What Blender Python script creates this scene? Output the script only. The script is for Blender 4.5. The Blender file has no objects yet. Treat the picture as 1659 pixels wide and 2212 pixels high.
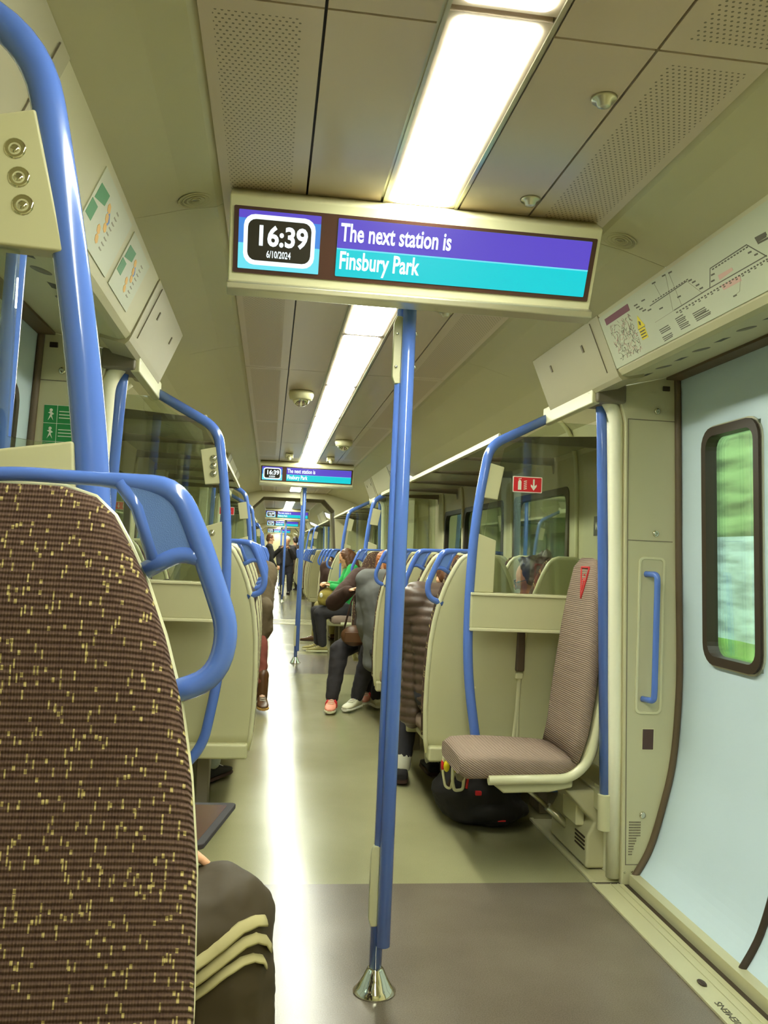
import bpy, bmesh, math, random
from mathutils import Vector, Matrix, noise
random.seed(7)
S = bpy.context.scene
COL = S.collection
pi = math.pi
# ------------------------------------------------------------------ camera
FPX, PX, PY = 1850.0, 829.5, 1106.0
CAM = Vector((-.37, 0, 1.27))
vy = Vector((-246.5, -80., -FPX)).normalized()
vx = Vector((14100., -705., -FPX)); vx = (vx - vx.dot(vy) * vy).normalized()
vz = vx.cross(vy)
R = Matrix((vx, vy, vz))
cd = bpy.data.cameras.new('camera'); cam = bpy.data.objects.new('camera', cd); COL.objects.link(cam)
cam.matrix_world = Matrix.Translation(CAM) @ R.to_4x4()
cd.sensor_fit = 'VERTICAL'; cd.sensor_height = 36; cd.lens = 36 * FPX / 2212.; cd.clip_start = .02; cd.clip_end = 300
S.camera = cam
# ------------------------------------------------------------------ world, exposure
S.view_settings.view_transform = 'Standard'; S.view_settings.look = 'None'
S.view_settings.gamma = 1; S.view_settings.use_curve_mapping = False
S.view_settings.exposure = 0.0
LAMP = 39.0
w = bpy.data.worlds.new('overcast'); S.world = w; w.use_nodes = True
bg = w.node_tree.nodes['Background']; bg.inputs[0].default_value = (.82, .93, 1, 1); bg.inputs[1].default_value = 2.6
sd = bpy.data.lights.new('sun', 'SUN'); sd.energy = 2.0; sd.angle = .6
so = bpy.data.objects.new('sun', sd); COL.objects.link(so); so.rotation_euler = (.5, .6, 0)
S.cycles.max_bounces = 8; S.cycles.diffuse_bounces = 5; S.cycles.glossy_bounces = 4; S.cycles.transparent_max_bounces = 16
S.cycles.caustics_reflective = False; S.cycles.caustics_refractive = False
S.cycles.use_denoising = True
S.cycles.sample_clamp_indirect = 6


# ------------------------------------------------------------------ materials
def lin(c):
    return tuple((x / 12.92 if x <= .04045 else ((x + .055) / 1.055) ** 2.4) for x in c)


def rgb(r, g, b):
    return lin((r / 255., g / 255., b / 255.)) + (1,)


def mat(name, col, rough=.5, metal=0, emit=0, var=.06, vs=6., bump=0, bs=200., spec=.5, coat=0):
    m = bpy.data.materials.new(name); m.use_nodes = True
    nt = m.node_tree; N = nt.nodes; L = nt.links; b = N['Principled BSDF']
    b.inputs['Roughness'].default_value = rough; b.inputs['Metallic'].default_value = metal
    b.inputs['Specular IOR Level'].default_value = spec
    b.inputs['Coat Weight'].default_value = coat
    tc = N.new('ShaderNodeTexCoord')
    if emit:
        b.inputs['Base Color'].default_value = (0, 0, 0, 1) if emit > 1 else col
        b.inputs['Emission Color'].default_value = col; b.inputs['Emission Strength'].default_value = emit
        return m
    nz = N.new('ShaderNodeTexNoise'); nz.inputs['Scale'].default_value = vs; nz.inputs['Detail'].default_value = 4
    L.new(tc.outputs['Object'], nz.inputs['Vector'])
    hs = N.new('ShaderNodeHueSaturation'); hs.inputs['Color'].default_value = col
    mr = N.new('ShaderNodeMapRange'); mr.inputs[3].default_value = 1 - var; mr.inputs[4].default_value = 1 + var
    L.new(nz.outputs['Fac'], mr.inputs[0]); L.new(mr.outputs[0], hs.inputs['Value'])
    L.new(hs.outputs[0], b.inputs['Base Color'])
    if bump:
        n2 = N.new('ShaderNodeTexNoise'); n2.inputs['Scale'].default_value = bs
        L.new(tc.outputs['Object'], n2.inputs['Vector'])
        bp = N.new('ShaderNodeBump'); bp.inputs['Strength'].default_value = bump; bp.inputs['Distance'].default_value = .002
        L.new(n2.outputs['Fac'], bp.inputs['Height']); L.new(bp.outputs[0], b.inputs['Normal'])
    return m


def mth(nt, op, a, b=None, c=None):
    n = nt.nodes.new('ShaderNodeMath'); n.operation = op
    for i, x in enumerate((a, b, c)):
        if x is None: continue
        if isinstance(x, (int, float)): n.inputs[i].default_value = x
        else: nt.links.new(x, n.inputs[i])
    return n.outputs[0]


def perforated(name, base, hole):
    m = mat(name, base, .45); nt = m.node_tree; N = nt.nodes; L = nt.links; b = N['Principled BSDF']
    tc = N.new('ShaderNodeTexCoord'); sp = N.new('ShaderNodeSeparateXYZ'); L.new(tc.outputs['Object'], sp.inputs[0])
    p = .0125
    yy = mth(nt, 'DIVIDE', sp.outputs[1], p)
    row = mth(nt, 'FLOOR', yy); fy = mth(nt, 'SUBTRACT', mth(nt, 'FRACT', yy), .5)
    odd = mth(nt, 'MULTIPLY', mth(nt, 'MODULO', mth(nt, 'ABSOLUTE', row), 2.), .5)
    fx = mth(nt, 'SUBTRACT', mth(nt, 'FRACT', mth(nt, 'ADD', mth(nt, 'DIVIDE', sp.outputs[0], p), odd)), .5)
    r2 = mth(nt, 'ADD', mth(nt, 'MULTIPLY', fx, fx), mth(nt, 'MULTIPLY', fy, fy))
    msk = mth(nt, 'LESS_THAN', r2, .045)
    mx = N.new('ShaderNodeMix'); mx.data_type = 'RGBA'
    L.new(msk, mx.inputs[0]); mx.inputs[6].default_value = base; mx.inputs[7].default_value = hole
    L.new(mx.outputs[2], b.inputs['Base Color'])
    return m


def floor_mat(name, a, bcol, rough):
    m = mat(name, a, rough); nt = m.node_tree; N = nt.nodes; L = nt.links; b = N['Principled BSDF']
    tc = N.new('ShaderNodeTexCoord')
    n1 = N.new('ShaderNodeTexNoise'); n1.inputs['Scale'].default_value = 1.6; n1.inputs['Detail'].default_value = 6
    n2 = N.new('ShaderNodeTexNoise'); n2.inputs['Scale'].default_value = 260; n2.inputs['Detail'].default_value = 1
    for n in (n1, n2): L.new(tc.outputs['Object'], n.inputs['Vector'])
    f = mth(nt, 'ADD', mth(nt, 'MULTIPLY', n1.outputs['Fac'], .6), mth(nt, 'MULTIPLY', n2.outputs['Fac'], .4))
    mr = N.new('ShaderNodeMapRange'); mr.inputs[1].default_value = .35; mr.inputs[2].default_value = .65; L.new(f, mr.inputs[0])
    mx = N.new('ShaderNodeMix'); mx.data_type = 'RGBA'; L.new(mr.outputs[0], mx.inputs[0])
    mx.inputs[6].default_value = a; mx.inputs[7].default_value = bcol; L.new(mx.outputs[2], b.inputs['Base Color'])
    L.new(mth(nt, 'MULTIPLY_ADD', n1.outputs['Fac'], .14, rough - .07), b.inputs['Roughness'])
    bp = N.new('ShaderNodeBump'); bp.inputs['Strength'].default_value = .12; bp.inputs['Distance'].default_value = .001
    L.new(n2.outputs['Fac'], bp.inputs['Height']); L.new(bp.outputs[0], b.inputs['Normal'])
    return m


def fabric(name, base, rib, fleck, dens=.9, ribp=.0072):
    """woven moquette: horizontal ribs, dark weave checks, short vertical flecks"""
    m = mat(name, base, .95, spec=.2); nt = m.node_tree; N = nt.nodes; L = nt.links; b = N['Principled BSDF']
    tc = N.new('ShaderNodeTexCoord'); sp = N.new('ShaderNodeSeparateXYZ'); L.new(tc.outputs['Object'], sp.inputs[0])
    X, Y, Z = sp.outputs
    zz = mth(nt, 'ADD', Z, mth(nt, 'MULTIPLY', Y, .6))
    r = mth(nt, 'SINE', mth(nt, 'MULTIPLY', zz, 2 * pi / ribp))
    c = mth(nt, 'SINE', mth(nt, 'MULTIPLY', X, 2 * pi / (ribp * .45)))

    def ticks(cw, ch, thr, half, seed):
        # short vertical ticks: one cell in many holds a thin upright mark
        u = mth(nt, 'DIVIDE', X, cw); cx_ = mth(nt, 'FLOOR', u)
        sh = N.new('ShaderNodeTexWhiteNoise'); sh.noise_dimensions = '1D'; L.new(mth(nt, 'ADD', cx_, seed), sh.inputs['W'])
        v = mth(nt, 'ADD', mth(nt, 'DIVIDE', zz, ch), sh.outputs[0]); cz_ = mth(nt, 'FLOOR', v)
        cv = N.new('ShaderNodeCombineXYZ'); L.new(cx_, cv.inputs[0]); L.new(cz_, cv.inputs[1]); cv.inputs[2].default_value = seed
        wn = N.new('ShaderNodeTexWhiteNoise'); wn.noise_dimensions = '3D'; L.new(cv.outputs[0], wn.inputs['Vector'])
        on = mth(nt, 'GREATER_THAN', wn.outputs[0], thr)
        fu = mth(nt, 'LESS_THAN', mth(nt, 'ABSOLUTE', mth(nt, 'SUBTRACT', mth(nt, 'FRACT', u), .5)), half)
        fv = mth(nt, 'LESS_THAN', mth(nt, 'ABSOLUTE', mth(nt, 'SUBTRACT', mth(nt, 'FRACT', v), .5)), .42)
        return mth(nt, 'MULTIPLY', mth(nt, 'MULTIPLY', on, fu), fv)
    fl = mth(nt, 'MAXIMUM', ticks(.0036, ribp * 1.7, dens, .26, 1.3), ticks(.0042, ribp * .9, dens + .05, .36, 5.1))
    dk = mth(nt, 'MAXIMUM', ticks(.0038, ribp * 1.2, .78, .36, 9.7), ticks(.003, ribp * 2.2, .86, .3, 14.2))
    mx = N.new('ShaderNodeMix'); mx.data_type = 'RGBA'; L.new(mth(nt, 'MULTIPLY_ADD', r, .32, .5), mx.inputs[0])
    mx.inputs[6].default_value = rib; mx.inputs[7].default_value = base
    m2 = N.new('ShaderNodeMix'); m2.data_type = 'RGBA'; L.new(mth(nt, 'MULTIPLY', dk, .6 if dens < 1 else .2), m2.inputs[0]); L.new(mx.outputs[2], m2.inputs[6]); m2.inputs[7].default_value = rib
    m3 = N.new('ShaderNodeMix'); m3.data_type = 'RGBA'; L.new(mth(nt, 'MULTIPLY', fl, .85), m3.inputs[0]); L.new(m2.outputs[2], m3.inputs[6]); m3.inputs[7].default_value = fleck
    L.new(m3.outputs[2], b.inputs['Base Color'])
    bp = N.new('ShaderNodeBump'); bp.inputs['Strength'].default_value = .7; bp.inputs['Distance'].default_value = .0015
    L.new(mth(nt, 'ADD', r, mth(nt, 'MULTIPLY', c, .3)), bp.inputs['Height']); L.new(bp.outputs[0], b.inputs['Normal'])
    return m


def glass(name, tint, refl, trans=.9):
    m = bpy.data.materials.new(name); m.use_nodes = True; nt = m.node_tree; N = nt.nodes; L = nt.links
    N.remove(N['Principled BSDF']); o = N['Material Output']
    t = N.new('ShaderNodeBsdfTransparent'); t.inputs[0].default_value = tuple(x * trans for x in tint[:3]) + (1,)
    g = N.new('ShaderNodeBsdfGlossy'); g.inputs['Roughness'].default_value = .02; g.inputs[0].default_value = (.95, .97, .9, 1)
    lw = N.new('ShaderNodeLayerWeight'); lw.inputs[0].default_value = .35
    f = mth(nt, 'MULTIPLY_ADD', lw.outputs['Fresnel'], .6, refl)
    f = mth(nt, 'MINIMUM', f, .9)
    mx = N.new('ShaderNodeMixShader'); L.new(f, mx.inputs[0]); L.new(t.outputs[0], mx.inputs[1]); L.new(g.outputs[0], mx.inputs[2])
    L.new(mx.outputs[0], o.inputs[0])
    return m


M = dict(
    shell=mat('moulded_beige', rgb(196, 192, 150), .42, var=.03),
    shellL=mat('light_moulding', rgb(216, 212, 172), .35, var=.02),
    wall=mat('wall_laminate', rgb(196, 191, 153), .4, var=.03),
    cove=mat('cove_paint', rgb(196, 189, 152), .5, var=.03, vs=2),
    raft=mat('ceiling_panel', rgb(206, 188, 166), .3, var=.03, vs=2),
    perf=perforated('perforated_ceiling_panel', rgb(206, 188, 166), rgb(120, 108, 86)),
    dark=mat('dark_rubber', rgb(52, 38, 24), .5),
    seal=mat('brown_seal', rgb(96, 78, 56), .45),
    grey=mat('grey_brown_plastic', rgb(118, 108, 88), .5),
    blue=mat('blue_handrail_paint', rgb(84, 118, 200), .18, var=.03, coat=.5),
    blueD=mat('blue_plastic', rgb(92, 124, 186), .5, var=.05, bump=.3, bs=700),
    door=mat('pale_door_paint', rgb(204, 222, 230), .32, var=.02),
    lamp=mat('lamp_diffuser', (.96, 1., .84, 1), emit=LAMP),
    alu=mat('brushed_aluminium', rgb(200, 196, 170), .28, metal=.8),
    chrome=mat('chrome', rgb(225, 222, 200), .08, metal=1),
    bezel=mat('screen_bezel', rgb(76, 50, 42), .2),
    floorL=floor_mat('saloon_floor', rgb(138, 134, 100), rgb(152, 148, 112), .2),
    floorD=floor_mat('vestibule_floor', rgb(92, 82, 70), rgb(119, 108, 94), .24),
    sill=mat('sill_plate', rgb(205, 200, 160), .3, metal=.3),
    duct=mat('wall_base', rgb(190, 185, 148), .4),
    moq=fabric('speckled_moquette', rgb(106, 84, 70), rgb(76, 56, 49), rgb(190, 172, 112)),
    moqB=fabric('plain_moquette', rgb(166, 144, 128), rgb(136, 116, 102), rgb(172, 150, 134), dens=1.3, ribp=.009),
    black=mat('black', rgb(26, 20, 16), .4),
    white=mat('white_print', rgb(235, 232, 215), .6),
    red=mat('red_print', rgb(205, 28, 36), .5),
    redL=mat('red_thread', rgb(205, 62, 62), .9),
    green=mat('green_print', rgb(30, 130, 62), .5),
    yellow=mat('yellow_print', rgb(225, 205, 20), .5),
    orange=mat('orange_print', rgb(225, 170, 70), .5),
    magenta=mat('magenta_print', rgb(112, 44, 66), .5),
    ink=mat('ink', rgb(92, 86, 70), .6),
    inkp=mat('pale_ink', rgb(150, 142, 118), .6),
    pink=mat('pink_print', rgb(205, 165, 150), .6),
    seat_gap_shade=mat('gap_shade_brown', rgb(86, 68, 52), .5),  # dark tone painting the shade in the recess between paired seats
    flap=mat('header_flap', rgb(170, 162, 130), .45, var=.03),
    post=mat('pale_corner_post', rgb(244, 240, 210), .3, var=.02),
    paper=mat('printed_panel', rgb(190, 192, 164), .45, var=.02),
    glass=glass('screen_glass', (.93, .97, .9), .05, .93),
    wglass=glass('window_glass', (.42, .52, .42), .3, 1),
    dglass=glass('door_glass', (.9, 1., .92), .05, .95),
    rackg=mat('frosted_rack_panel', rgb(190, 190, 160), .25, var=.08),
    hedge=mat('hedge', rgb(150, 176, 118), .9, var=.55, vs=1.3),
    bank=mat('grass_bank', rgb(142, 188, 88), .9, var=.3, vs=2),
    stone=mat('pale_wall', rgb(226, 236, 246), .8, var=.35, vs=2.2),
)
for key in ('hedge', 'bank', 'stone'):
    nt = M[key].node_tree
    for n in nt.nodes:
        if n.type == 'TEX_NOISE':
            mp = nt.nodes.new('ShaderNodeMapping'); mp.inputs['Scale'].default_value = (1, .5, 3.2)
            tc = [q for q in nt.nodes if q.type == 'TEX_COORD'][0]
            nt.links.new(tc.outputs['Object'], mp.inputs[0]); nt.links.new(mp.outputs[0], n.inputs['Vector'])
            n.inputs['Detail'].default_value = 8
        if n.type == 'MAP_RANGE': n.inputs[1].default_value = .36; n.inputs[2].default_value = .64


def glow(name, c, s=1.0):
    return mat(name, c, emit=s)


G = dict(purple=glow('screen_purple', rgb(92, 72, 200), 1.02), cyan=glow('screen_cyan', rgb(0, 205, 215), 1.05), blue=glow('screen_blue', rgb(70, 140, 225), 1.02),
         white=glow('screen_white', rgb(240, 255, 255), 1.3), black=glow('screen_black', rgb(26, 22, 12), 1.0), aqua=glow('screen_aqua', rgb(110, 225, 240), 1.05))


# ------------------------------------------------------------------ mesh helpers
class MB:
    def __init__(s):
        s.v = []; s.f = []; s.m = []; s.sm = []

    def add(s, v, f, m=0, smooth=False):
        o = len(s.v); s.v += [tuple(p) for p in v]
        for q in f:
            s.f.append([i + o for i in q]); s.m.append(m); s.sm.append(smooth)
        return s

    def box(s, c, d, rot=None, m=0):
        h = [x / 2. for x in d]
        vs = [Vector((sx * h[0], sy * h[1], sz * h[2])) for sx in (-1, 1) for sy in (-1, 1) for sz in (-1, 1)]
        if rot is not None: vs = [rot @ p for p in vs]
        vs = [p + Vector(c) for p in vs]
        return s.add(vs, [(0, 1, 3, 2), (4, 6, 7, 5), (0, 4, 5, 1), (2, 3, 7, 6), (0, 2, 6, 4), (1, 5, 7, 3)], m)

    def b2(s, a, b, m=0):
        return s.box([(a[i] + b[i]) / 2 for i in range(3)], [abs(a[i] - b[i]) for i in range(3)], None, m)

    def ring(s, rings, m=0, smooth=True, caps=True, closed=True):
        n = len(rings[0]); vs = [p for r in rings for p in r]; fs = []
        for i in range(len(rings) - 1):
            for j in range(n if closed else n - 1):
                k = (j + 1) % n
                fs.append((i * n + j, i * n + k, (i + 1) * n + k, (i + 1) * n + j))
        s.add(vs, fs, m, smooth)
        if caps:
            o = len(s.v) - len(vs)
            s.f.append([o + j for j in range(n)][::-1]); s.m.append(m); s.sm.append(False)
            s.f.append([o + (len(rings) - 1) * n + j for j in range(n)]); s.m.append(m); s.sm.append(False)
        return s

    def tube(s, pts, r, n=14, m=0, rs=None, flat=None):
        P = [Vector(p) for p in pts]; rings = []
        t = (P[1] - P[0]).normalized(); u = t.orthogonal().normalized()
        if flat is not None: u = (Vector(flat) - t * t.dot(Vector(flat))).normalized()
        for i, p in enumerate(P):
            a = P[max(i - 1, 0)]; b = P[min(i + 1, len(P) - 1)]
            t = (b - a).normalized(); u = (u - t * t.dot(u)).normalized(); w_ = t.cross(u)
            rr = rs[i] if rs else r
            r1, r2 = (rr if isinstance(rr, tuple) else (rr, rr))
            rings.append([p + u * math.cos(2 * pi * k / n) * r1 + w_ * math.sin(2 * pi * k / n) * r2 for k in range(n)])
        return s.ring(rings, m)

    def lathe(s, prof, c=(0, 0, 0), n=24, m=0, rot=None):
        rings = []
        for r, z in prof:
            rg = [Vector((r * math.cos(2 * pi * k / n), r * math.sin(2 * pi * k / n), z)) for k in range(n)]
            if rot is not None: rg = [rot @ p for p in rg]
            rings.append([p + Vector(c) for p in rg])
        return s.ring(rings, m)

    def prism(s, poly, fn, a, b, m=0):
        """poly: 2-D outline, fn(u,v,t)->3-D"""
        n = len(poly); vs = [fn(u, v, a) for u, v in poly] + [fn(u, v, b) for u, v in poly]
        fs = [list(range(n))[::-1], list(range(n, 2 * n))] + [(i, (i + 1) % n, n + (i + 1) % n, n + i) for i in range(n)]
        return s.add(vs, fs, m)

    def sph(s, c, r, n=10, m=0, rot=None):
        if isinstance(r, (int, float)): r = (r, r, r)
        rings = []
        for i in range(n + 1):
            th = .04 + (pi - .08) * i / n
            rg = [Vector((r[0] * math.sin(th) * math.cos(2 * pi * k / (2 * n)), r[1] * math.sin(th) * math.sin(2 * pi * k / (2 * n)), r[2] * math.cos(th))) for k in range(2 * n)]
            if rot is not None: rg = [rot @ p for p in rg]
            rings.append([p + Vector(c) for p in rg])
        return s.ring(rings, m)

    def cap(s, a, b, ra, rb, n=12, m=0):
        a = Vector(a); b = Vector(b); d = (b - a); t = d.normalized()
        pts = []; rs = []
        for k in range(5):
            an = pi / 2 * (1 - k / 4.); pts.append(a - t * ra * math.sin(an)); rs.append(max(ra * math.cos(an), .15 * ra))
        for k in range(5):
            an = pi / 2 * (k / 4.); pts.append(b + t * rb * math.sin(an)); rs.append(max(rb * math.cos(an), .15 * rb))
        return s.tube(pts, 0, n, m, rs)

    def build(s, name, mats, parent=None, bevel=0, smooth=None, loc=None, sub=0, solid=0, seg=2):
        me = bpy.data.meshes.new(name); me.from_pydata(s.v, [], s.f)
        mats = mats if isinstance(mats, (list, tuple)) else [mats]
        for q in mats: me.materials.append(q)
        for p, i, k in zip(me.polygons, s.m, s.sm):
            p.material_index = i; p.use_smooth = k if smooth is None else smooth
        bm = bmesh.new(); bm.from_mesh(me); bmesh.ops.recalc_face_normals(bm, faces=bm.faces); bm.to_mesh(me); bm.free()
        o = bpy.data.objects.new(name, me); COL.objects.link(o)
        if parent: o.parent = parent
        if loc: o.location = loc
        if solid:
            q = o.modifiers.new('solid', 'SOLIDIFY'); q.thickness = solid; q.offset = -1
        if bevel:
            q = o.modifiers.new('bevel', 'BEVEL'); q.width = bevel; q.segments = seg; q.limit_method = 'ANGLE'; q.angle_limit = .7
            for p in me.polygons: p.use_smooth = True
            if hasattr(me, 'shade_smooth'): pass
            q.harden_normals = True
        if sub:
            q = o.modifiers.new('sub', 'SUBSURF'); q.levels = sub; q.render_levels = sub
        return o


def tag(o, label, cat, group=None, kind=None):
    o['label'] = label
    if cat: o['category'] = cat
    if group: o['group'] = group
    if kind: o['kind'] = kind
    return o


def thing(name, label, cat, loc=(0, 0, 0), rz=0, group=None):
    o = bpy.data.objects.new(name, None); COL.objects.link(o); o.empty_display_size = .1
    o.location = loc; o.rotation_euler = (0, 0, rz)
    return tag(o, label, cat, group)


KIDS = {}


def dup(o, loc=None, rz=None, scale=None, label=None, group=None, parent=None):
    if not KIDS:
        pass
    c = o.copy(); COL.objects.link(c)
    if parent: c.parent = parent
    for ch in [x for x in bpy.data.objects if x.parent == o and x is not c]:
        dup(ch, parent=c)
    if loc is not None: c.location = loc
    if rz is not None: c.rotation_euler = (0, 0, rz)
    if scale is not None: c.scale = scale
    if label: c['label'] = label
    if group: c['group'] = group
    return c


def struct(o, label=None):
    o['kind'] = 'structure'
    if label: o['label'] = label
    return o


def fillet(pts, r, n=7):
    """round the inner corners of a polyline"""
    P = [Vector(p) for p in pts]; out = [P[0]]
    for i in range(1, len(P) - 1):
        a = (P[i - 1] - P[i]); b = (P[i + 1] - P[i]); rr = r[i] if isinstance(r, (list, tuple)) else r
        d = min(rr, a.length * .48, b.length * .48)
        p0 = P[i] + a.normalized() * d; p1 = P[i] + b.normalized() * d
        for k in range(n + 1):
            t = k / n; out.append((1 - t) ** 2 * p0 + 2 * t * (1 - t) * P[i] + t * t * p1)
    return out + [P[-1]]


def rrect(w_, h, r, n=5):
    pts = []
    for cx_, cy_, a0 in ((w_ / 2 - r, h / 2 - r, 0), (-w_ / 2 + r, h / 2 - r, pi / 2), (-w_ / 2 + r, -h / 2 + r, pi), (w_ / 2 - r, -h / 2 + r, 1.5 * pi)):
        for k in range(n + 1):
            a = a0 + pi / 2 * k / n; pts.append((cx_ + r * math.cos(a), cy_ + r * math.sin(a)))
    return pts


def text(body, size, mt, parent, M4, name='lettering', ext=.0006, width=None, align='LEFT', bold=0):
    c = bpy.data.curves.new(name, 'FONT'); c.body = body; c.size = size; c.extrude = ext; c.materials.append(mt); c.align_x = align
    c.offset = bold; c.resolution_u = 3
    o = bpy.data.objects.new(name, c); COL.objects.link(o); o.parent = parent
    mm = M4
    if width:
        bpy.context.view_layer.update(); k = width / max(o.dimensions.x, 1e-4); mm = M4 @ Matrix.Diagonal((k, 1, 1, 1))
    dg = bpy.context.evaluated_depsgraph_get(); dg.update()
    me = bpy.data.meshes.new_from_object(o.evaluated_get(dg)); bpy.data.objects.remove(o)
    o = bpy.data.objects.new(name, me); COL.objects.link(o); o.parent = parent
    o.matrix_local = mm
    return o


def frame4(o, ux, uy):
    ux = Vector(ux).normalized(); uy = Vector(uy); uy = (uy - ux * ux.dot(uy)).normalized(); uz = ux.cross(uy)
    m = Matrix((ux, uy, uz)).transposed().to_4x4(); m.translation = Vector(o)
    return m


def ringframe(mb, outer, inner, fn, a, b, m=0):
    n = len(outer)
    vs = [fn(u, v, a) for u, v in outer] + [fn(u, v, a) for u, v in inner] + [fn(u, v, b) for u, v in outer] + [fn(u, v, b) for u, v in inner]
    fs = []
    for i in range(n):
        j = (i + 1) % n
        fs += [(i, j, n + j, n + i), (2 * n + i, 3 * n + i, 3 * n + j, 2 * n + j), (i, 2 * n + i, 2 * n + j, j), (n + i, n + j, 3 * n + j, 3 * n + i)]
    mb.add(vs, fs, m)


# ------------------------------------------------------------------ layout
Y0 = -1.3                       # unseen wall added behind the camera for the light
VEST = [2.53, 9.77, 20.9, 28.14, 39.3, 46.5]      # door centres along the train
GANG = [15.3, 33.7]
YEND = 52.0
CZ = 2.254
VD = .805                       # vestibule half length (to the dark floor edge)
SC = 1.37                       # door centre to draught screen
ORD = ['first', 'second', 'third', 'fourth', 'fifth', 'sixth', 'seventh', 'eighth', 'ninth', 'tenth', 'eleventh', 'twelfth', 'thirteenth', 'fourteenth',
       'fifteenth', 'sixteenth', 'seventeenth', 'eighteenth', 'nineteenth', 'twentieth']
DOORP = [(1.135, .03), (1.2, .145), (1.254, .328), (1.288, .493), (1.303, .7), (1.304, .9), (1.288, 1.313), (1.276, 1.7), (1.262, 2.06)]
def smooth_prof(P, n):
    out = []
    for i in range(len(P) - 1):
        p0, p1, p2, p3 = P[max(i - 1, 0)], P[i], P[i + 1], P[min(i + 2, len(P) - 1)]
        for k in range(n):
            t = k / n
            out.append(tuple(.5 * (2 * b + (c - a) * t + (2 * a - 5 * b + 4 * c - d) * t * t + (3 * b - a - 3 * c + d) * t ** 3) for a, b, c, d in zip(p0, p1, p2, p3)))
    return out + [P[-1]]


DOORP = smooth_prof(DOORP, 6)
WALLP = [(1.10, 0), (1.16, .1), (1.22, .26), (1.262, .45), (1.28, .7), (1.285, .95)]
WALLT = [(1.275, 1.68), (1.262, 1.85), (1.225, 1.985), (1.12, 2.08), (.95, 2.15), (.8, 2.194)]


def ordw(n):
    return ORD[n] if n < 19 else 'twentieth' if n == 19 else 'twenty-' + ORD[n - 20] if n < 29 else 'thirtieth' if n == 29 else 'thirty-' + ORD[n - 30]


def sweep_y(mb, prof, y0, y1, s=1, m=0, smooth=False, th=.025):
    # a bent plate: the profile plus its copy pushed outwards, closed at both ends
    n = len(prof); off = []
    for i in range(n):
        a = Vector(prof[max(i - 1, 0)]); b = Vector(prof[min(i + 1, n - 1)]); d = (b - a).normalized(); q = Vector((d.y, -d.x))
        c = Vector(prof[i]) - Vector((0, 1.1))
        if q.dot(c) < 0: q = -q
        off.append((prof[i][0] + q.x * th, prof[i][1] + q.y * th))
    poly = list(prof) + off[::-1]
    vs = [(s * x, y0, z) for x, z in poly] + [(s * x, y1, z) for x, z in poly]; N_ = 2 * n
    fs = [(i, (i + 1) % N_, N_ + (i + 1) % N_, N_ + i) for i in range(N_)]
    fs += [(i, i + 1, N_ - 2 - i, N_ - 1 - i) for i in range(n - 1)] + [(N_ + i, N_ + N_ - 1 - i, N_ + N_ - 2 - i, N_ + i + 1) for i in range(n - 1)]
    mb.add(vs, fs, m, smooth); return
    # (unused)
    vs = [(s * x, y0, z) for x, z in prof] + [(s * x, y1, z) for x, z in prof]; n = len(prof)
    mb.add(vs, [(i, i + 1, n + i + 1, n + i) for i in range(n - 1)], m, smooth)


# saloon stretches between door areas
SAL = []
edges = [Y0] + sum([[v - .88, v + .88] for v in VEST], []) + [YEND]
for i in range(0, len(edges), 2): SAL.append((edges[i], edges[i + 1]))

# floor
mb = MB()
ys = [Y0]
for v in VEST: ys += [v - VD, v + VD]
ys.append(YEND)
for i in range(0, len(ys), 2): mb.b2((-1.12, ys[i], -.04), (1.12, ys[i + 1], 0))
struct(mb.build('floor', M['floorL']), 'pale olive grey floor along the whole aisle')
mb = MB()
for v in VEST: mb.b2((-1.12, v - VD, -.04), (1.12, v + VD, 0))
struct(mb.build('floor', M['floorD']), 'darker grey floor panels of the door areas')
# fine scratch seam beside the near pole
# ceiling
mb = MB()
seams = [Y0]
y = 1.515
raft_y = [Y0, -.9, .3, 1.515, 2.9, 4.67, 6.64, 7.9, 9.1, 10.4, 11.8, 13.2, 14.7]
raft_y += [16.0 + 1.25 * k for k in range(14)] + [34.6 + 1.5 * k for k in range(12)]
raft_y = [q for q in raft_y if q < YEND] + [YEND]
for a, b in zip(raft_y[:-1], raft_y[1:]):
    g = .003
    for s in (-1, 1):
        mb.b2((s * .113, a + g, CZ), (s * .314, b - g, CZ + .02))
        mb.b2((s * .320, a + g, CZ), (s * .36, b - g, CZ + .02))
        mb.b2((s * .525, a + g, CZ), (s * .55, b - g, CZ + .02))
        mb.b2((s * .36, a + g, CZ), (s * .525, a + .04, CZ + .02)); mb.b2((s * .36, b - .04, CZ), (s * .525, b - g, CZ + .02))
struct(mb.build('ceiling', M['raft']), 'flat grey-beige ceiling panels')
mb = MB()
for a, b in zip(raft_y[:-1], raft_y[1:]):
    for s in (-1, 1): mb.b2((s * .36, a + .04, CZ), (s * .525, b - .04, CZ + .02))
struct(mb.build('ceiling', M['perf']), 'perforated bands of the ceiling')
mb = MB(); mb.b2((-.56, Y0, CZ + .021), (.56, YEND, CZ + .05))
struct(mb.build('ceiling', M['dark']), 'dark gaps between the ceiling panels')
mb = MB()
for s in (-1, 1):
    for a, b in ((-99, 99),):
        mb.b2((s * .098, Y0, CZ - .004), (s * .106, YEND, CZ + .012)); mb.b2((s * .106, Y0, CZ + .004), (s * .112, YEND, CZ + .014))
struct(mb.build('trim_1', M['alu']), 'thin metal rails either side of the ceiling lights')
mb = MB()
for s in (-1, 1):
    for a, b in zip([Y0, 2.48, 2.9 + 1.3, 8.4, 14.7], [2.48, 4.2, 8.4, 14.7, YEND]):
        sweep_y(mb, [(.549, CZ + .012), (.57, CZ - .002), (.66, 2.235), (.8, 2.194)], a + .0015, b - .0015, s)
struct(mb.build('ceiling', M['cove']), 'beige sloping cove either side of the ceiling panels')

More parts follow.
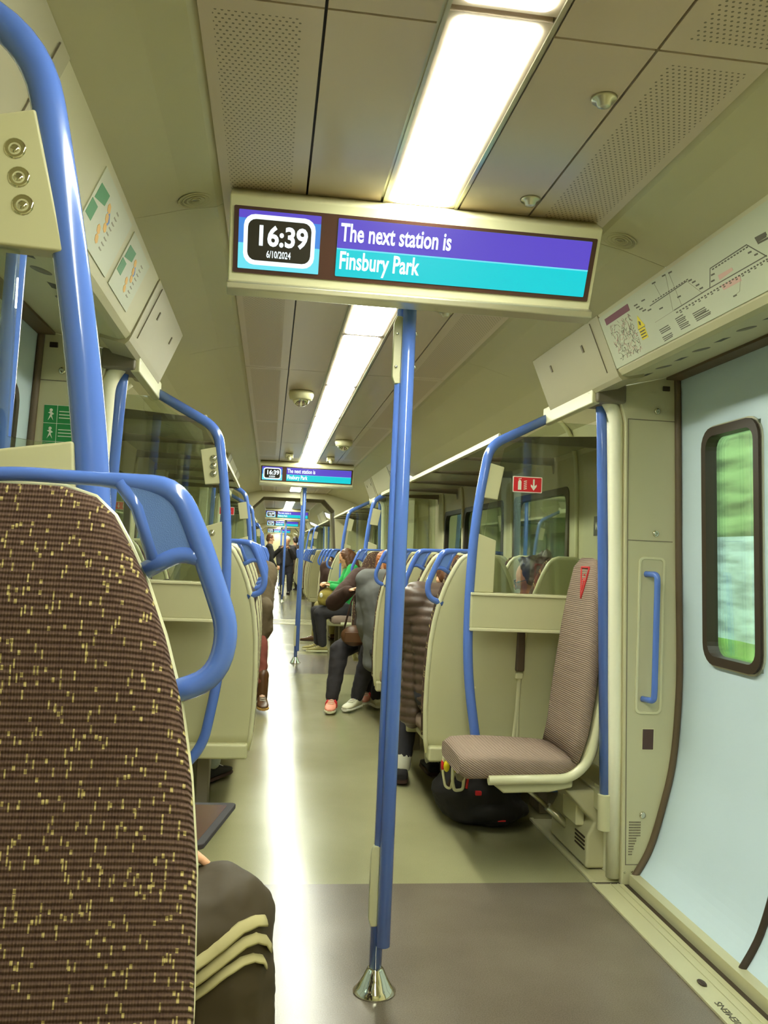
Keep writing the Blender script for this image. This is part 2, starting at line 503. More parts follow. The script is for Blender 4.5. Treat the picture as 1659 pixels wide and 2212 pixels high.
# gangways between the cars: darker arches with a bright step plate
for gi, gy in enumerate(GANG):
    mb = MB()
    for yy, d in ((gy - .55, .12), (gy + .55, .12)):
                # left half, right half, top piece
        fn = lambda u, v, t: (u, t, v)
        for s in (-1, 1):
            mb.prism([(s * 1.28, 0), (s * 1.28, 2.2), (s * .7, 2.2), (s * .7, 1.98), (s * .76, 1.2), (s * .74, 0)], fn, yy - d / 2, yy + d / 2)
        mb.prism([(-1.28, 2.2), (-1.28, CZ), (1.28, CZ), (1.28, 2.2), (.7, 2.2), (.7, 1.98), (.52, 2.16), (-.52, 2.16), (-.7, 1.98), (-.7, 2.2)], fn, yy - d / 2, yy + d / 2)
    struct(mb.build('wall_end' if gi == 0 else 'wall_far', M['wall']), 'beige end walls of the car around the open gangway')
    mb = MB()
    rings = []
    for k in range(23):
        yy = gy - .5 + k / 22.; e = .03 * (k % 2)
        rings.append([Vector((x * (1 - e * .5), yy, z - (e if z > 1.9 else 0))) for x, z in ((-.78, 0), (-.8, 1.2), (-.74, 2.0), (-.54, 2.2), (.54, 2.2), (.74, 2.0), (.8, 1.2), (.78, 0))])
    mb.ring(rings, closed=False, caps=False)
    struct(mb.build('wall_gangway', M['grey'], smooth=False), 'grey folded gangway bellows')
    mb = MB()
    for k, dy in enumerate((-.42, -.18, .12, .4)): mb.b2((-.72, gy + dy - .05, .0), (.72, gy + dy + .05, .008))
    struct(mb.build('trim_2', M['sill'], bevel=.003), 'bright step plates across the gangway floor')

# side walls with window openings -------------------------------------------------
WINS = []
WZ0, WZ1 = .95, 1.68


def windows_for(a, b):
    if abs(a - (2.53 + .88)) < .05:
        return [(4.62, 5.68), (5.98, 7.2), (7.27, 8.02)]
    for g_ in GANG:
        if a < g_ < b: return windows_for(a, g_ - .6) + windows_for(g_ + .6, b)
    st = a + 1.1; en = b - .9
    if a == Y0: st = Y0 + .2
    if b - a < 3.6: st = a + .6
    n = max(1, int(round((en - st) / 1.25))); wd = (en - st) / n
    return [(st + k * wd, st + (k + 1) * wd - .2) for k in range(n)]


wi = 0
for side, s in (('right', 1), ('left', -1)):
    lo = MB(); up = MB(); seal = MB(); sealL = MB()
    for (a, b) in SAL:
        sweep_y(lo, WALLP, a, b, s); sweep_y(up, WALLT, a, b, s)
        wins = [] if b < 1.3 and False else windows_for(a, b)
        cuts = [a] + sum([list(q) for q in wins], []) + [b]
        for k in range(0, len(cuts), 2): sweep_y(lo, [WALLP[-1], (1.284, 1.3), WALLT[0]], cuts[k], cuts[k + 1], s)
        for (p, q) in wins:
            WINS.append((s, p, q))
        for yy in ([wins[0][0] - .13] + [q + .06 for p, q in wins]):
            rib = [(1.287, .9), (1.287, 1.3), (1.277, 1.68), (1.264, 1.85), (1.226, 1.985), (1.12, 2.082)]
            pts = fillet([(s * (x - .004), yy, z) for x, z in rib], .06, 4)
            seal.tube(pts, .007, 6); sealL.tube([(p[0] - s * .006, p[1] - .022, p[2] - .004) for p in pts], .013, 8)
    struct(lo.build('wall_' + side, M['wall']), 'beige lower bodyside panelling on the %s' % side)
    struct(up.build('wall_' + side, M['cove']), 'beige upper bodyside panelling on the %s' % side)
    struct(seal.build('trim_3', M['dark']), 'dark curved joint strips of the %s bodyside' % side)
    struct(sealL.build('trim_4', M['shellL']), 'pale curved panel edges of the %s bodyside' % side)
for s, p, q in WINS:
    wi += 1
    o = thing('window_%d' % wi, 'wide saloon window %d on the %s side' % (wi, 'right' if s > 0 else 'left'), None); o['kind'] = 'structure'
    if 'category' in o: del o['category']
    cy_, cz_ = (p + q) / 2, (WZ0 + WZ1) / 2; W_, H_ = q - p, WZ1 - WZ0
    fn = lambda u, v, t, s=s, cy_=cy_, cz_=cz_: (s * (1.283 + t), cy_ + u, cz_ + v)
    mb = MB(); ringframe(mb, rrect(W_ + .03, H_ + .03, .05), rrect(W_ - .05, H_ - .05, .07), fn, -.012, .02); mb.build('frame', M['dark'], o)
    mb = MB(); mb.prism(rrect(W_ - .01, H_ - .01, .05), fn, .008, .014); mb.build('pane', M['wglass'], o)
# unseen wall added to close the near end for the light; far end wall
mb = MB(); mb.b2((-1.3, Y0 - .05, 0), (1.3, Y0, 2.3)); struct(mb.build('wall_back_added', M['wall']))
mb = MB(); mb.b2((-1.3, YEND, 0), (1.3, YEND + .05, 2.3)); struct(mb.build('wall_front', M['wall']))

# door areas ------------------------------------------------------------------
HDR = [(.8, 2.194), (.885, 1.992), (.90, 1.975), (.925, 1.972), (1.262, 2.055)]
dn = 0
for vi, v in enumerate(VEST):
    for side, s in (('right', 1), ('left', -1)):
        dn += 1
        nm = 'door_%d' % dn
        D = thing(nm, 'pale grey-blue sliding doors on the %s, %s door area along the train' % (side, ORD[vi]), None); D['kind'] = 'structure'
        if 'category' in D: del D['category']
        wy = .575; ww = .37
        for e in (-1, 1):                 # two leaves
            a, b = (v, v + .77) if e > 0 else (v - .77, v)
            yc = v + e * .375
            lf = MB(); prof = DOORP
            ycuts = [a + .002, yc - ww / 2, yc + ww / 2, b - .002]
            full = [(x + .0, z) for x, z in prof]

            def px_at(z):
                for (x0, z0), (x1, z1) in zip(DOORP[:-1], DOORP[1:]):
                    if z0 <= z <= z1: return x0 + (x1 - x0) * (z - z0) / (z1 - z0)
                return DOORP[-1][0]
            lowp = [q for q in prof if q[1] < .92] + [(px_at(.92), .92)]
            upp = [(px_at(1.79), 1.79)] + [q for q in prof if q[1] > 1.79]
            midp = [(px_at(z), z) for z in (.92, 1.1, 1.313, 1.5, 1.79)]
            sweep_y(lf, lowp, a + .003, b - .003, s); sweep_y(lf, upp, a + .003, b - .003, s)
            sweep_y(lf, midp, a + .003, ycuts[1], s); sweep_y(lf, midp, ycuts[2], b - .003, s)
            L_ = lf.build('leaf', M['door'], D)
            zc = (1.79 + .92) / 2
            tilt = (px_at(1.79) - px_at(.92)) / (1.79 - .92); xc = px_at(1.355)
            fn = lambda u, vv, t, s=s, yc=yc: (s * (xc + tilt * vv + t), yc + u, zc + vv)
            mb = MB(); ringframe(mb, rrect(ww + .02, .89, .075), rrect(ww - .045, .825, .05), fn, -.016, .03, 0); mb.build('window_seal', M['dark'], L_)
            mb = MB(); mb.prism(rrect(ww - .02, .85, .06), fn, .018, .024); mb.build('pane', M['dglass'], L_)
            mb = MB(); ringframe(mb, rrect(ww + .034, .904, .082), rrect(ww + .012, .882, .071), fn, -.006, .01, 0); mb.build('window_rim', M['alu'], L_)
        mb = MB(); pts = [(s * (x - .004), v, z) for x, z in DOORP]; mb.tube(pts, .013, 8); mb.build('meeting_seal', M['dark'], D)
        mb = MB(); pts = [(s * (x - .012), v, z) for x, z in [(1.205, .145), (1.14, .03)]]
        # jambs: pillar with brown seal following the body curve
        for e in (-1, 1):
            yp = v + e * .77
            inner = [(1.03, 0)] + [(1.025, 1.9), (1.0, 1.95), (.96, 1.975)]
            out = [(x - .004, z) for x, z in DOORP]
            poly = [(1.075, 0.0), (1.068, .5), (1.035, 1.85), (1.01, 1.935), (.96, 1.98)] + [(1.262, 2.06)] + out[::-1][1:] + [(1.12, 0)]
            fn = lambda u, vv, t, s=s: (s * u, t, vv)
            pl = MB(); pl.prism(poly, fn, yp, yp + e * .13)
            po = struct(pl.build('trim_5', M['wall'], bevel=.006), 'beige door pillar with curved edge')
            ed = MB(); pts = fillet([(s * .9, yp + e * .03, 1.985), (s * .955, yp + e * .035, 1.96), (s * 1.010, yp + e * .04, 1.88), (s * 1.045, yp + e * .04, .6), (s * 1.055, yp + e * .04, .02)], .05, 5)
            ed.tube(pts, .029, 14); ed.prism([(1.02, 1.93), (1.10, 1.93), (1.12, 0), (1.06, 0)], lambda u, w_, t, s=s: (s * u, t, w_), yp + e * .05, yp + e * .2)
            eo = ed.build('corner_post', M['post'], po)
            sl = MB(); sl.tube([(s * (x - .012), yp - e * .004, z) for x, z in DOORP], .014, 8)
            sl.build('seal', M['seal'], po); s2 = MB(); s2.tube([(s * (x + .012), yp - e * .01, z) for x, z in DOORP], .011, 8); s2.build('seal', M['dark'], po)
            if vi < 2:
                d = -e * .001
                dt = MB(); y_ = yp
                dt.prism([(1.045, 1.86), (1.048, 1.86), (1.091, .08), (1.088, .08)], lambda u, w_, t, s=s: (s * u, t, w_), y_ - e * .002, y_); dt.b2((s * 1.058, y_ - e * .002, 1.368), (s * 1.25, y_, 1.371))
                dt.b2((s * 1.089, y_ - e * .002, .08), (s * 1.17, y_, .083))
                dt.b2((s * 1.045, y_ - e * .002, 1.86), (s * 1.25, y_, 1.863))
                for r_ in range(13):
                    w_ = .045 * (1 - r_ / 16.) if r_ > 5 else .045
                    for c_ in range(9):
                        if c_ * .005 <= w_: dt.b2((s * (1.10 + c_ * .0055), y_ - e * .002, .25 - r_ * .0105), (s * (1.1035 + c_ * .0055), y_, .245 - r_ * .0105))
                dt.build('seam', M['grey'], po)
                rc = MB(); fn = lambda u, vv, t, s=s: (s * (1.165 + u), y_ - e * t, .99 + vv)
                ringframe(rc, rrect(.112, .63, .022), rrect(.092, .61, .016), fn, -.001, .005); rc.build('recess_rim', M['shellL'], po, bevel=.002)
                rc = MB(); rc.prism(rrect(.092, .61, .016), fn, 0.0, .0015); rc.build('recess', M['wall'], po)
                bl = MB(); bl.b2((s * 1.145, y_ - e * .004, .535), (s * 1.19, y_, .615)); bl.build('indicator_window', M['bezel'], po)
                bl = MB(); bl.b2((s * 1.142, y_ - e * .0025, .532), (s * 1.193, y_, .618)); bl.build('indicator_rim', M['shellL'], po)
                bl = MB(); bl.b2((s * 1.19, y_ - e * .006, 1.985), (s * 1.22, y_, 2.005)); bl.build('catch', M['dark'], po, bevel=.002)
                sc = MB()
                for sx, sz in ((1.17, 1.90), (1.178, 1.40), (1.155, .275)):
                    sc.lathe([(.002, .004), (.006, .006), (.012, .005), (.014, 0)], (s * sx, y_, sz), 16, 0, Matrix.Rotation(e * pi / 2, 3, 'X'))
                for sx, sz in ((1.088, .05), (1.115, .055)): sc.lathe([(.001, .002), (.005, .001)], (s * sx, y_, sz), 10, 0, Matrix.Rotation(e * pi / 2, 3, 'X'))
                sc.build('screws', M['chrome'], po)
                hd = MB(); hd.tube(fillet([(s * 1.14, y_ + e * .0, 1.235), (s * 1.165, y_ - e * .05, 1.235), (s * 1.165, y_ - e * .055, 1.2), (s * 1.165, y_ - e * .055, .77), (s * 1.165, y_ - e * .05, .735), (s * 1.14, y_, .735)], .03), .0125, 12)
                ho = hd.build('grab_handle', M['blue'])
                tag(ho, 'short blue grab handle on the %s pillar, %s end of the %s door area' % (side, 'far' if e > 0 else 'near', ORD[vi]), 'handle', 'short grab handles on the door pillars')
        # header box above the door
        a, b = v - 1.31, v + 1.31
        mb = MB(); sweep_y(mb, [HDR[0], HDR[1], HDR[2], HDR[3], HDR[4]], v - .9, v + .77, s)
        ho = struct(mb.build('trim_6', M['cove']), 'beige header above the %s doors' % side)
        mb = MB()
        for e in (-1, 1):
            sweep_y(mb, [(.796, 2.192), (.880, 1.990), (.889, 1.971), (.903, 1.957), (.99, 1.976)], *sorted((v + e * (.5 if e > 0 else .86), v + e * 1.29)), s, th=.02)
        fl = mb.build('flap', M['flap'], ho)
        if vi < 2:
            mb = MB()
            U = Vector((s * .09, 0, -.206))
            for e in (-1, 1):
                y1_ = v + e * (.498 if e > 0 else .858)
                mb.box((s * .844, y1_, 2.09), (.003, .004, .21), Matrix.Rotation(-s * .4, 3, 'Y'))
                mb.box((s * .836, v + e * (.58 if e > 0 else .93), 2.09), (.003, .002, .2), Matrix.Rotation(-s * .4, 3, 'Y'))
                for dy in ((.72, 1.1) if e > 0 else (1.0, 1.2)): mb.box((s * .825, v + e * dy, 2.12), (.006, .014, .03), Matrix.Rotation(-s * .4, 3, 'Y'))
                mb.b2((s * .80, v + e * (.55 if e > 0 else .9), 2.183), (s * .806, v + e * 1.28, 2.187))
            mb.build('flap_seam', M['grey'], ho)
            sl = MB(); vt = MB()
            for dy in (-.56, -.28, 0, .28, .56):
                zz = 1.975 + (1.02 - .925) * .246
                rot = Matrix.Rotation(-s * .241, 3, 'Y')
                sl.box((s * 1.02, v + dy * .98 + .0, zz - .001), (.028, .06, .004), rot)
                vt.lathe([(.002, -.003), (.03, -.003), (.032, 0)], (s * 1.02, v + dy * .98 - .14, zz), 20, 0, rot)
            sl.build('slots', M['dark'], ho); vt.build('speakers', M['grey'], ho)
            dk = MB(); dk.b2((s * 1.2, v - .76, 2.03), (s * 1.262, v + .76, 2.05)); dk.build('door_top_seal', M['seal'], ho)
        # sill
        mb = MB()
        mb.b2((s * .955, v - VD + .03, 0), (s * .968, v + VD - .03, .009)); mb.b2((s * .968, v - VD + .03, 0), (s * 1.085, v + VD - .03, .005))
        mb.b2((s * 1.03, v - VD + .03, 0.005), (s * 1.033, v + VD - .03, .008)); mb.b2((s * 1.06, v - VD + .03, 0.005), (s * 1.064, v + VD - .03, .008))
        mb.b2((s * 1.105, v - VD + .04, 0), (s * 1.15, v + VD - .04, .045))
        so_ = struct(mb.build('trim_7', M['sill'], bevel=.002), 'pale metal door sill on the %s' % side)
        mb = MB(); mb.b2((s * 1.085, v - VD + .03, 0), (s * 1.105, v + VD - .03, .003)); mb.build('sill_gap', M['dark'], so_)
        if vi == 0 and s > 0:
            text('SIEMENS', .03, M['ink'], so_, frame4((1.0, 2.28, .0058), (0, 1, 0), (-1, 0, 0)), width=.13)
            mb = MB(); mb.sph((1.0, 2.52, .008), (.012, .022, .004), 6); mb.build('drain_cap', M['dark'], so_)
    # low wall ducts, both ends
# bright floor edge trim and base duct in the tip-up seat niches
mb = MB()
for v in VEST[:3]:
    for e in (-1, 1):
        for s in (-1, 1):
            a, b = sorted((v + e * .8, v + e * 1.6)); mb.b2((s * .955, a, 0), (s * .975, b, .012)); mb.b2((s * .975, a, 0), (s * 1.12, b, .006))
struct(mb.build('baseboard_side', M['sill'], bevel=.003), 'pale floor edging under the folding seats')

# ------------------------------------------------------------------ ceiling lights
lp = None; segs = [(-.95, .24), (.26, 1.46), (1.475, 2.345)]
y = 2.62
while y < 13.6: segs.append((y, min(y + 1.2, 14.5))); y += 1.215
y = 16.1
while y < 32.5: segs.append((y, y + 1.2)); y += 1.215
y = 34.9
while y < YEND - 1.3: segs.append((y, y + 1.2)); y += 1.215
for i, (a, b) in enumerate(segs):
    o = thing('ceiling_light', 'glowing white ceiling strip light, %s' % (
        'behind the near destination display' if b < .5 else 'nearest at the top edge of the picture' if b < 1.5 else 'just in front of the near destination display' if b < 2.5 else
        '%s beyond the near display' % ordw(i - 3)), 'ceiling light', (0, a, CZ), 0, 'strip lights along the ceiling')
    L_ = b - a
    if lp and abs(L_ - lp[1]) < .001:
        for ch in lp[2]:
            c = ch.copy(); c.parent = o; COL.objects.link(c)
        continue
    fn = lambda u, v, t: (u, L_ / 2 + v, t)
    mb = MB(); mb.prism(rrect(.166, L_ - .03, .02), fn, -.002, .012); d = mb.build('diffuser', M['lamp'], o)
    mb = MB(); ringframe(mb, [(x * .196 / .19, yy) for x, yy in rrect(.19, L_ - .002, .003)], rrect(.17, L_ - .026, .02), fn, 0.001, .014); f_ = mb.build('frame', M['raft'], o)
    lp = (o, L_, [d, f_])

# small ceiling fittings
for i, (x, y, lab) in enumerate(((.284, 1.698, 'well in front of the near display'), (.287, 2.226, 'just in front of the near display'), (.285, 3.351, 'just beyond the near display'))):
    mb = MB(); mb.lathe([(.028, 0), (.026, -.006), (.016, -.008), (.014, -.018), (.005, -.02)], (x, y, CZ), 20)
    o = mb.build('ceiling_sensor', [M['alu']]); tag(o, 'small round metal ceiling sensor %s' % lab, 'sensor', 'small round ceiling sensors')
for i, (x, y, lab) in enumerate(((-.225, 5.3, 'left of the strip light, the nearest dome'), (.23, 7.5, 'right of the strip light beyond the blue pole'), )):
    o = thing('camera_dome', 'dome security camera on the ceiling %s' % lab, 'camera', (x, y, CZ), 0, 'ceiling cameras')
    mb = MB(); mb.lathe([(.075, 0), (.078, -.02), (.07, -.05), (.05, -.055)], n=24); mb.build('housing', M['shell'], o)
    mb = MB(); mb.sph((0, 0, -.05), (.052, .052, .045), 10); mb.build('dome', M['chrome'], o)
    mb = MB(); mb.box((.0, .07, -.03), (.05, .07, .05)); mb.build('bracket', M['shell'], o, bevel=.008)
for x, y, lab in ((-.22, 8.75, 'left'), (.21, 8.85, 'right')):
    mb = MB(); mb.b2((x - .04, y, CZ), (x + .04, y + .08, CZ - .05)); mb.cap((x, y, CZ - .04), (x, y - .03, CZ - .06), .02, .02)
    tag(mb.build('camera_box', M['shell'], bevel=.008), 'small box camera on the ceiling %s of the strip light before the second display' % lab, 'camera', 'small box cameras')
for s, lab in ((-1, 'left'), (1, 'right')):
    rot = Matrix.Rotation(s * .27, 3, 'Y')
    mb = MB()
    for r in (.012, .024, .036, .048):
        mb.lathe([(r - .0022, 0), (r - .001, -.003), (r + .002, -.003), (r + .003, 0)], (s * .625, 2.42, 2.241), 24, 0, rot)
    tag(mb.build('ceiling_speaker', M['cove']), 'faint round speaker grille in the cove on the %s of the near display' % lab, 'speaker')


# ------------------------------------------------------------------ passenger information displays
def display(y, label, grp):
    o = thing('information_display', label, 'display', (0, y, 0), 0, grp)
    H = .522
    prof = [(-.24, 2.215), (-.235, 2.222), (-.19, CZ), (-.035, CZ), (-.035, 2.02), (-.09, 1.985), (-.13, 1.975), (-.145, 1.99), (-.15, 2.012)]
    # y measured from the pole; front face leans back from (-.24, 2.215) to (-.15, 2.012)
    mb = MB(); mb.prism(prof, lambda u, v, t: (t, u, v), -H, H)
    mb.build('housing', M['shellL'], o, bevel=.004)
    mb = MB(); mb.prism([(-.15, 2.012), (-.172, 2.0), (-.168, 1.982), (-.13, 1.972)], lambda u, v, t: (t, u, v), -H - .003, H + .003); mb.build('lower_trim', M['alu'], o, bevel=.004)
    n = Vector((0, -.203, -.09)).normalized(); up = Vector((0, -.09, .203)).normalized(); org = Vector((0, -.195, 2.1135))
    F = frame4(org, (1, 0, 0), up)      # z axis points... ensure facing viewer
    if F.col[2].xyz.dot(n) < 0: F = F @ Matrix.Diagonal((1, 1, -1, 1))
    def plate(name, x0, z0, x1, z1, r, t0, t1, m, par=o):
        mb = MB(); pts = rrect(x1 - x0, z1 - z0, r, 4); cx_, cz_ = (x0 + x1) / 2, (z0 + z1) / 2
        mb.prism(pts, lambda u, v, t: tuple(org + Vector((u + cx_, 0, 0)) + up * (v + cz_) + n * t), t0, t1); return mb.build(name, m, par)
    plate('bezel', -.51, -.09, .51, .085, .004, 0, .004, M['bezel'])
    sc = plate('clock_screen', -.497, -.078, -.275, .076, .003, .004, .006, G['blue'])
    plate('clock_band', -.497, -.078, -.275, -.01, .002, .006, .0064, G['aqua'], sc)
    plate('clock_band', -.497, .055, -.275, .076, .002, .006, .0064, G['purple'], sc)
    plate('clock_border', -.483, -.066, -.289, .066, .03, .0066, .0072, G['white'], sc)
    plate('clock_face', -.472, -.054, -.3, .054, .022, .0074, .008, G['black'], sc)
    ms = plate('message_screen', -.228, -.078, .495, .076, .003, .004, .006, G['cyan'])
    plate('message_band', -.228, -.002, .495, .076, .002, .006, .0066, G['purple'], ms)
    plate('message_line', -.228, -.006, .495, -.002, .001, .0066, .007, G['aqua'], ms)
    nrm = n
    def T(s_, size, x, z, wd, par, b=.0012):
        m4 = Matrix((Vector((1, 0, 0)), up, nrm)).transposed().to_4x4(); m4.translation = org + Vector((x, 0, 0)) + up * z + nrm * .0092
        # right-handed: (1,0,0) x up should equal nrm
        return text(s_, size, G['white'], par, m4, width=wd, bold=b)
    T('16:39', .072, -.452, -.012, .132, sc, .0022)
    T('6/10/2024', .026, -.42, -.044, .066, sc, .0004)
    T('The next station is', .066, -.22, .018, .31, ms, .0014)
    T('Finsbury Park', .066, -.22, -.056, .225, ms, .0014)
    return o


D1 = display(2.53, 'near hanging display showing 16:39 and the next station in purple and cyan', 'next-station displays across the aisle')
for k, v in enumerate(VEST[1:5]):
    display(v, 'small distant display hanging across the aisle, %s beyond the near one' % ORD[k], 'next-station displays across the aisle')


# ------------------------------------------------------------------ centre poles
def centre_pole(y, label):
    o = thing('centre_pole', label, 'pole', (0, y, 0), 0, 'blue poles in the middle of the door areas')
    mb = MB(); mb.tube([(-.006, 0, .05), (-.006, 0, 2.2)], .0185); mb.build('inner_tube', M['blue'], o)
    mb = MB(); mb.tube([(.010, -.028, .139), (.010, -.028, .142), (.010, -.028, 2.03), (.010, -.028, 2.036)], 0, 18, 0, [.016, .0205, .0205, .016]); mb.build('outer_tube', M['blue'], o)
    for a, b in ((.19, .42), (1.78, 1.985)):
        mb = MB()
        mb.prism([(-.034, a + .02), (-.026, a), (.0, a), (.0, b), (-.026, b), (-.034, b - .02)], lambda u, v, t: (u, t, v), -.018, .004)
        mb.build('clamp_plate', M['shell'], o, bevel=.003)
    mb = MB()
    for a in (1.83, 1.93): mb.lathe([(.001, .004), (.004, .004), (.005, 0)], (.03, -.028, a), 10, 0, Matrix.Rotation(pi / 2, 3, 'Y')); mb.lathe([(.001, .004), (.004, .004), (.005, 0)], (-.024, -.018, a), 10, 0, Matrix.Rotation(pi / 2, 3, 'X'))
    mb.build('bolts', M['chrome'], o)
    mb = MB(); mb.lathe([(.062, .0), (.063, .004), (.05, .018), (.036, .042), (.024, .066), (.02, .07), (.01, .07)], (-.006, 0, 0), 32); mb.build('base_cone', M['chrome'], o)
    mb = MB(); mb.lathe([(.021, 2.19), (.027, 2.195), (.027, CZ)], (-.006, 0, 0), 20); mb.build('top_collar', M['dark'], o)
    return o


cp = centre_pole(2.53, 'tall blue pole standing in the near door area under the display')
for k, v in enumerate(VEST[1:4]):
    dup(cp, (-.02, v, 0), label='slim blue floor-to-ceiling pole in the %s door area down the aisle' % ORD[k + 1])


# ------------------------------------------------------------------ draught screens
def screen_proto():
    """right side, far end; local origin at the floor, x = train x, y from the glass plane"""
    o = bpy.data.objects.new('draught_screen', None); COL.objects.link(o)
    pole = fillet([(.90, 0, 1.942), (.628, 0, 1.80), (.572, 0, 1.45), (.555, 0, 1.1), (.56, 0, .75), (.625, 0, .36), (.80, 0, .22), (1.16, 0, .22)], [0, .07, .2, .2, .2, .12, .1, 0], 8)
    mb = MB(); mb.tube(pole, .0225, 18); mb.build('bent_pole', M['blue'], o)
    mb = MB(); mb.b2((.60, .0, 1.12), (1.262, .008, 1.86)); 
    mb = MB(); mb.prism([(.60, 1.115), (1.262, 1.115), (1.24, 1.93), (.93, 1.93), (.70, 1.79), (.63, 1.5)], lambda u, v, t: (u, t, v), .004, .012); mb.build('glass_pane', M['glass'], o)
    mb = MB(); mb.prism([(.585, 1.555), (.672, 1.545), (.70, 1.70), (.615, 1.72)], lambda u, v, t: (u, t, v), -.014, .022); up_ = mb.build('upper_plate', M['shell'], o, bevel=.004)
    mb = MB(); mb.prism([(.575, 1.112), (.668, 1.112), (.672, 1.355), (.585, 1.385)], lambda u, v, t: (u, t, v), -.014, .022); lo_ = mb.build('lower_plate', M['shell'], o, bevel=.004)
    mb = MB(); mb.b2((.557, -.035, .945), (1.262, .03, 1.105)); mb.build('ledge', M['shell'], o, bevel=.01)
    mb = MB(); mb.b2((.557, -.043, 1.098), (1.262, .034, 1.112)); mb.b2((.557, -.04, .935), (1.262, .03, .95)); mb.build('ledge_lip', M['shellL'], o, bevel=.004)
    # bracket bar that ties the pole, the header and the upright post
    mb = MB(); mb.b2((.89, -.60, 1.915), (.925, .03, 1.995)); mb.b2((.925, -.60, 1.93), (1.02, -.4, 1.985)); mb.build('bracket_bar', M['shellL'], o, bevel=.006)
    mb = MB(); mb.b2((.905, -.62, 1.92), (1.03, -.44, 1.998)); mb.build('bracket_cover', M['grey'], o, bevel=.01)
    mb = MB(); mb.tube(fillet([(.965, -.5, 1.955), (.970, -.51, 1.85), (1.016, -.55, .33)], .1), .0215, 18); mb.build('upright_post', M['blue'], o)
    mb = MB(); mb.tube([(1.016, -.55, .345), (1.02, -.55, .20)], .029, 18); mb.b2((1.01, -.55, .26), (1.05, -.16, .34)); mb.b2((1.03, -.50, .25), (1.10, -.40, .35)); mb.build('post_socket', M['shell'], o, bevel=.004)
    return o, up_, lo_


sp, up_, lo_ = screen_proto()


def bolts(plate, pts, ydir):
    for x, z in pts:
        mb = MB(); mb.lathe([(.0, .004), (.005, .004), (.006, .0015), (.011, .004), (.014, .003), (.015, 0)], (x, ydir * .0155 + .004 * (1 if ydir > 0 else 0), z), 18, 0, Matrix.Rotation(-ydir * pi / 2, 3, 'X'))
        mb.build('bolt', M['chrome'], plate)


scr_labels = {(0, 1, 1): 'glass screen with bent blue pole and red extinguisher sign, behind the mauve folding seat',
              (0, -1, 1): 'glass screen with bent blue pole and three-bolt plate, seen past the nearest seat handle',
              (0, -1, -1): 'nearest glass screen, its thick blue bent pole rising behind the nearest seat',
              (0, 1, -1): 'nearest glass draught screen on the right side'}
screens = {}
first = True
for vi, v in enumerate(VEST[:4]):
    for s in (1, -1):
        for e in (1, -1):
            if (vi, s, e) == (0, 1, -1): continue
            lab = scr_labels.get((vi, s, e)) or 'distant glass draught screen, %s side, %s end of the %s door area' % ('right' if s > 0 else 'left', 'far' if e > 0 else 'near', ORD[vi])
            if first: o = sp; first = False
            else: o = dup(sp)
            o.location = (0, v + e * SC, 0); o.scale = (s, e, 1)
            tag(o, lab, 'screen', 'glass draught screens at the ends of the door areas')
            screens[(vi, s, e)] = o
o = screens[(0, -1, -1)]
o.location.x = -.012
for ch in [c for c in bpy.data.objects if c.parent == o]:
    if ch.name.startswith('bent_pole'):
        pts = fillet([(1.0, 0, 2.03), (.70, 0, 1.945), (.655, 0, 1.74), (.600, 0, 1.433), (.57, 0, 1.1), (.575, 0, .75), (.625, 0, .36), (.80, 0, .22), (1.16, 0, .22)], [0, .15, .2, .2, .2, .2, .12, .1, 0], 8)
        mb = MB(); mb.tube(pts, .0225, 18); q = mb.build('bent_pole', M['blue'], o); bpy.data.objects.remove(ch)
    elif ch.name.startswith('upper_plate'):
        mb = MB(); mb.prism([(.64, 1.642), (.80, 1.648), (.80, 1.80), (.688, 1.828)], lambda u, v, t: (u, t, v), -.014, .022); q = mb.build('upper_plate', M['shell'], o, bevel=.004); bpy.data.objects.remove(ch)
        bolts(q, [(.71, 1.772), (.703, 1.735), (.696, 1.699)], 1)
    elif ch.name.startswith('lower_plate'):
        mb = MB(); mb.prism([(.59, 1.112), (.75, 1.112), (.75, 1.375), (.615, 1.398)], lambda u, v, t: (u, t, v), -.014, .022); q = mb.build('lower_plate', M['shell'], o, bevel=.004); bpy.data.objects.remove(ch)
    elif ch.name.startswith(('upright_post', 'post_socket')):
        ch.location.y = -.27; ch.location.x = -.03
    elif ch.name.startswith('glass_pane'):
        mb = MB(); mb.prism([(.60, 1.115), (1.262, 1.115), (1.24, 1.93), (.93, 1.93), (.70, 1.79), (.70, 1.40), (.61, 1.39)], lambda u, v, t: (u, t, v), .004, .012); mb.build('glass_pane', M['glass'], o); bpy.data.objects.remove(ch)
# bolts on the screens' plates (both faces are visible from either side of the door area)
for key in ((0, -1, 1),):
    o = screens[key]
    for ch in [c for c in bpy.data.objects if c.parent == o]:
        if ch.name.startswith('upper_plate'):
            ch.data = ch.data.copy()
            bolts(ch, [(.64, 1.665), (.638, 1.63), (.636, 1.595)], -1 if key[2] > 0 else 1)
        if ch.name.startswith('lower_plate'):
            bolts(ch, [(.63, 1.33), (.63, 1.25), (.63, 1.17)], -1 if key[2] > 0 else 1)
